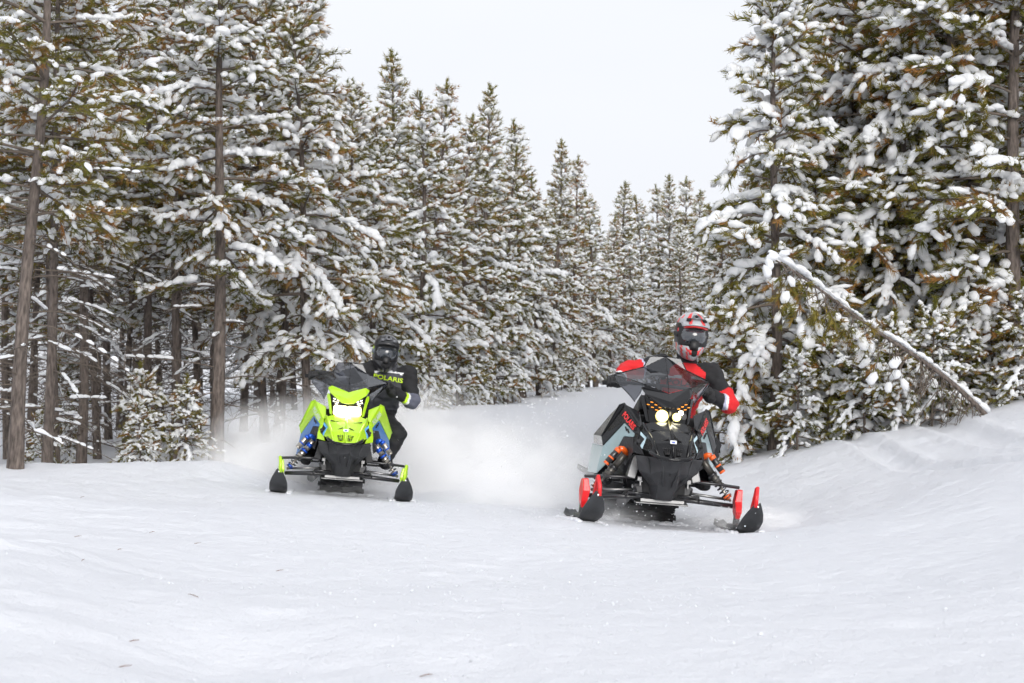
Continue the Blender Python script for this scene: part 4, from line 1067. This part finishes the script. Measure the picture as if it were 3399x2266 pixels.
    b = mt @ Vector((0, -.135, .142)); disc('peak_screw', b, (mt.to_3x3() @ Vector((0, -.6, .8))), .012, .016, M['h_dark'], pk)
    for sx in (1, -1):
        strip('chin_vent', [[(sx * .020, -.196, -.105), (sx * .048, -.178, -.098)], [(sx * .016, -.196, -.135), (sx * .034, -.186, -.140)]], M['h_dark'] if not red else M['h_red'], .005)
    strip('mouth_vent', [[(-.024, -.200, -.108), (.024, -.200, -.108)], [(-.016, -.203, -.145), (.016, -.203, -.145)]], M['h_dark'], .006)

J_GREEN = dict(hip=(.27, 1.12, .72), waist=(.33, 1.08, .86), chest=(.355, .98, 1.02), neck=(.35, .93, 1.20), sh_r=(.535, .95, 1.135), el_r=(.585, .82, .885), wr_r=(.385, .66, .965), grip_r=(.322, .590, 1.008),
               sh_l=(.18, .93, 1.15), el_l=(-.09, .86, 1.03), wr_l=(-.27, .66, 1.05), grip_l=(-.322, .590, 1.048), hip_r=(.35, 1.08, .68), kn_r=(.465, .68, .575), an_r=(.375, .62, .345), hip_l=(.17, 1.10, .68), kn_l=(-.20, .72, .66), an_l=(-.32, .62, .345),
               head=(.31, .86, 1.315), face=(4, 3, 4), tilt=.10)
J_BLACK = dict(hip=(.20, 1.14, .72), waist=(.22, 1.08, .84), chest=(.235, .95, 1.00), neck=(.235, .88, 1.175), sh_r=(.425, .90, 1.12), el_r=(.560, .80, .895), wr_r=(.385, .665, .945), grip_r=(.322, .590, .972),
               sh_l=(.055, .88, 1.14), el_l=(-.185, .84, 1.09), wr_l=(-.285, .665, .995), grip_l=(-.322, .590, .982), hip_r=(.28, 1.10, .68), kn_r=(.415, .70, .565), an_r=(.365, .62, .345), hip_l=(.10, 1.10, .68), kn_l=(-.20, .72, .66), an_l=(-.33, .62, .345),
               head=(.245, .80, 1.372), face=(3, 1, 6), tilt=.04)
rider(POSE_GREEN, J_GREEN, 'grey', 'rider in charcoal jacket with lime lettering and black helmet, leaning out on the lime machine')
rider(POSE_BLACK, J_BLACK, 'red', 'rider in red and black jacket with grey and red helmet, leaning over the handlebar')
# ------------------------------------------------------------------ powder thrown up behind the machines
def powder_mat(name, dens, scale, seed, power=1.5):
    m = bpy.data.materials.new(name); m.use_nodes = True
    nt = m.node_tree; L = nt.links
    for n in list(nt.nodes):
        if n.type == 'BSDF_PRINCIPLED': nt.nodes.remove(n)
    out = nt.nodes['Material Output']
    pv = nt.nodes.new('ShaderNodeVolumePrincipled'); pv.inputs['Anisotropy'].default_value = -.3; pv.inputs['Color'].default_value = (.992, .994, .998, 1)
    tc = nt.nodes.new('ShaderNodeTexCoord')
    ln = nt.nodes.new('ShaderNodeVectorMath'); ln.operation = 'LENGTH'; L.new(tc.outputs['Object'], ln.inputs[0])
    inv = nt.nodes.new('ShaderNodeMath'); inv.operation = 'SUBTRACT'; inv.use_clamp = True; inv.inputs[0].default_value = 1.0; L.new(ln.outputs['Value'], inv.inputs[1])
    pw = nt.nodes.new('ShaderNodeMath'); pw.operation = 'POWER'; pw.inputs[1].default_value = power; L.new(inv.outputs[0], pw.inputs[0])
    nz = nt.nodes.new('ShaderNodeTexNoise'); nz.noise_dimensions = '4D'; nz.inputs['W'].default_value = seed; nz.inputs['Scale'].default_value = scale; nz.inputs['Detail'].default_value = 5; nz.inputs['Roughness'].default_value = .6
    L.new(tc.outputs['Object'], nz.inputs['Vector'])
    mr = nt.nodes.new('ShaderNodeMapRange'); mr.inputs[1].default_value = .38; mr.inputs[2].default_value = .66; mr.inputs[3].default_value = .02; mr.inputs[4].default_value = 1.0
    L.new(nz.outputs['Fac'], mr.inputs[0])
    m1 = nt.nodes.new('ShaderNodeMath'); m1.operation = 'MULTIPLY'; L.new(pw.outputs[0], m1.inputs[0]); L.new(mr.outputs[0], m1.inputs[1])
    m2 = nt.nodes.new('ShaderNodeMath'); m2.operation = 'MULTIPLY'; m2.inputs[1].default_value = dens; L.new(m1.outputs[0], m2.inputs[0])
    L.new(m2.outputs[0], pv.inputs['Density']); L.new(pv.outputs[0], out.inputs['Volume'])
    return m

def powder(name, loc, rad, rotz, dens, scale, seed, label, power=1.5):
    bm = bmesh.new(); bmesh.ops.create_icosphere(bm, subdivisions=3, radius=1.0)
    me = bpy.data.meshes.new(name); bm.to_mesh(me); bm.free()
    o = link(name, me, None, powder_mat(name, dens, scale, seed, power))
    o.location = loc; o.scale = rad; o.rotation_euler = (0, 0, rotz)
    tag(o, label, 'snow', kind='stuff')
    return o
powder('snow_powder', (-1.35, 19.9, .15), (1.8, 2.3, 1.05), .15, 5.5, 3.2, 3.0, 'white powder cloud billowing behind the lime snowmobile')
powder('snow_powder', (-2.25, 19.0, .15), (.95, 1.3, .85), .0, 7.0, 2.6, 8.0, 'thin powder drifting towards the tree trunks from the lime snowmobile')
powder('snow_powder', (.15, 15.9, .12), (.85, 1.9, .70), .12, 3.0, 3.4, 5.0, 'white powder cloud trailing from the track of the black snowmobile')
powder('snow_powder', (1.66, 13.85, .0), (.50, .6, .15), .0, 6.0, 3.0, 6.0, 'low puff of powder beside the outer ski of the black snowmobile')
powder('snow_powder', (.70, 14.0, .02), (.40, .6, .15), .0, 3.5, 3.0, 7.0, 'low puff of powder under the track of the black snowmobile')
powder('snow_powder', (-1.5, 17.7, .05), (.95, .7, .17), .0, 1.5, 3.0, 9.0, 'low puff of powder under the track of the lime snowmobile')

def clods():
    """loose crumbs of snow on the trail and in the air round the skis"""
    rs = np.random.RandomState(31)
    cen, rad = [], []
    for i in range(2600):
        y = 3.8 + 15 * rs.rand() ** 1.3; x = rs.normal(.2, .9) + (-.05 * y if rs.rand() < .4 else 0)
        r = rs.uniform(.0015, .0045) * (1.8 if rs.rand() < .03 else 1)
        cen.append((x, y, 0)); rad.append(r)
    cen = np.array(cen); rad = np.array(rad); cen[:, 2] = gz(cen[:, 0], cen[:, 1]) + rad * .3
    v, f = blob_arrays(rs, cen, rs.uniform(-1, 1, (len(cen), 3)), rad[:, None] * rs.uniform(.7, 1.5, (len(cen), 3)), BLOB_S)
    me = tri_mesh('snow_crumbs', v, f); smooth(me)
    tag(link('snow_crumbs', me, None, M['ground']), 'loose crumbs of snow scattered over the packed trail', 'snow', kind='stuff')
    cen = np.concatenate([rs.normal(0, 1, (700, 3)) * [.30, .7, .33] + [.15, 14.6, .5], rs.normal(0, 1, (160, 3)) * [.5, .4, .06] + [1.05, 13.6, .06], rs.normal(0, 1, (160, 3)) * [.8, .5, .3] + [-1.7, 18.2, .4]])
    cen[:, 2] = np.maximum(cen[:, 2], gz(cen[:, 0], cen[:, 1]) + .01)
    rad = rs.uniform(.0018, .0055, len(cen))
    v, f = blob_arrays(rs, cen, rs.uniform(-1, 1, (len(cen), 3)), rad[:, None] * rs.uniform(.7, 1.5, (len(cen), 3)), BLOB_S)
    me = tri_mesh('flying_snow', v, f)
    tag(link('flying_snow', me, None, M['snow']), 'fine flecks of snow flying off the skis and tracks', 'snow', kind='stuff')
    k = 0
    for P, steer in ((POSE_GREEN, 0.0), (POSE_BLACK, 5.0)):
        cen, ax, rad = [], [], []
        for sx in (1, -1):
            for i in range(46):
                q = rs.uniform(-.36, .45); side = rs.choice([-1, 1]); d = Euler((0, 0, R(steer))).to_matrix() @ Vector((side * rs.uniform(.065, .105), q, 0))
                w = P @ Vector((sx * .53 + d.x, d.y, 0)); r = rs.uniform(.010, .026)
                cen.append((w.x, w.y, 0)); ax.append((.1, 1, 0)); rad.append((r * 1.6, r, r * .8))
        for i in range(60):
            w = P @ Vector((rs.uniform(-.27, .27), rs.uniform(.5, .72), 0)); r = rs.uniform(.010, .028); cen.append((w.x, w.y, 0)); ax.append((1, .2, 0)); rad.append((r * 1.5, r, r * .8))
        cen = np.array(cen); cen[:, 2] = gz(cen[:, 0], cen[:, 1])
        v, f = blob_arrays(rs, cen, np.array(ax), np.array(rad), BLOB_L)
        me = tri_mesh('pushed_snow', v, f); smooth(me)
        tag(link('pushed_snow', me, None, M['ground']), 'snow pushed up in lumps round the skis of the %s snowmobile' % ('lime' if k == 0 else 'black'), 'snow', kind='stuff'); k += 1
clods()

def litter():
    rs = np.random.RandomState(77)
    for px, py, ln, a in ((190, 1142, .10, 1.2), (182, 1232, .05, .4), (352, 1222, .045, .6), (455, 1248, .06, .3), (194, 1287, .05, 1.4), (278, 1262, .04, .9), (645, 1310, .055, .2), (447, 1368, .075, 2.4), (310, 1472, .05, .3), (290, 1530, .06, .1), (980, 1550, .05, .2), (120, 1215, .04, .7)):
        y = 8.0
        for _ in range(30):
            x = (px - 1176) / 4573 * y; z = gz1(x, y); y = np.clip(.5 * y + .5 * (CAM_H - z) * 4573 / max(40, py - 982), 4, 19)
        d = np.array([math.cos(a), math.sin(a), .15]) * ln * .36
        p = np.array([x, y, z + .004])
        o = tubes('fallen_needle', [([tuple(-d), tuple(d * .1 + [0, 0, .002]), tuple(d)], [.0011, .0014, .0008])], M['needle_dry'], None, 5)
        o.location = p; tag(o, 'dry reddish pine needle lying on the snow of the low bank', 'needle', 'dry needles on the snow')
M['needle_dry'] = mat('dry_needle', (.17, .075, .04), .8)
litter()
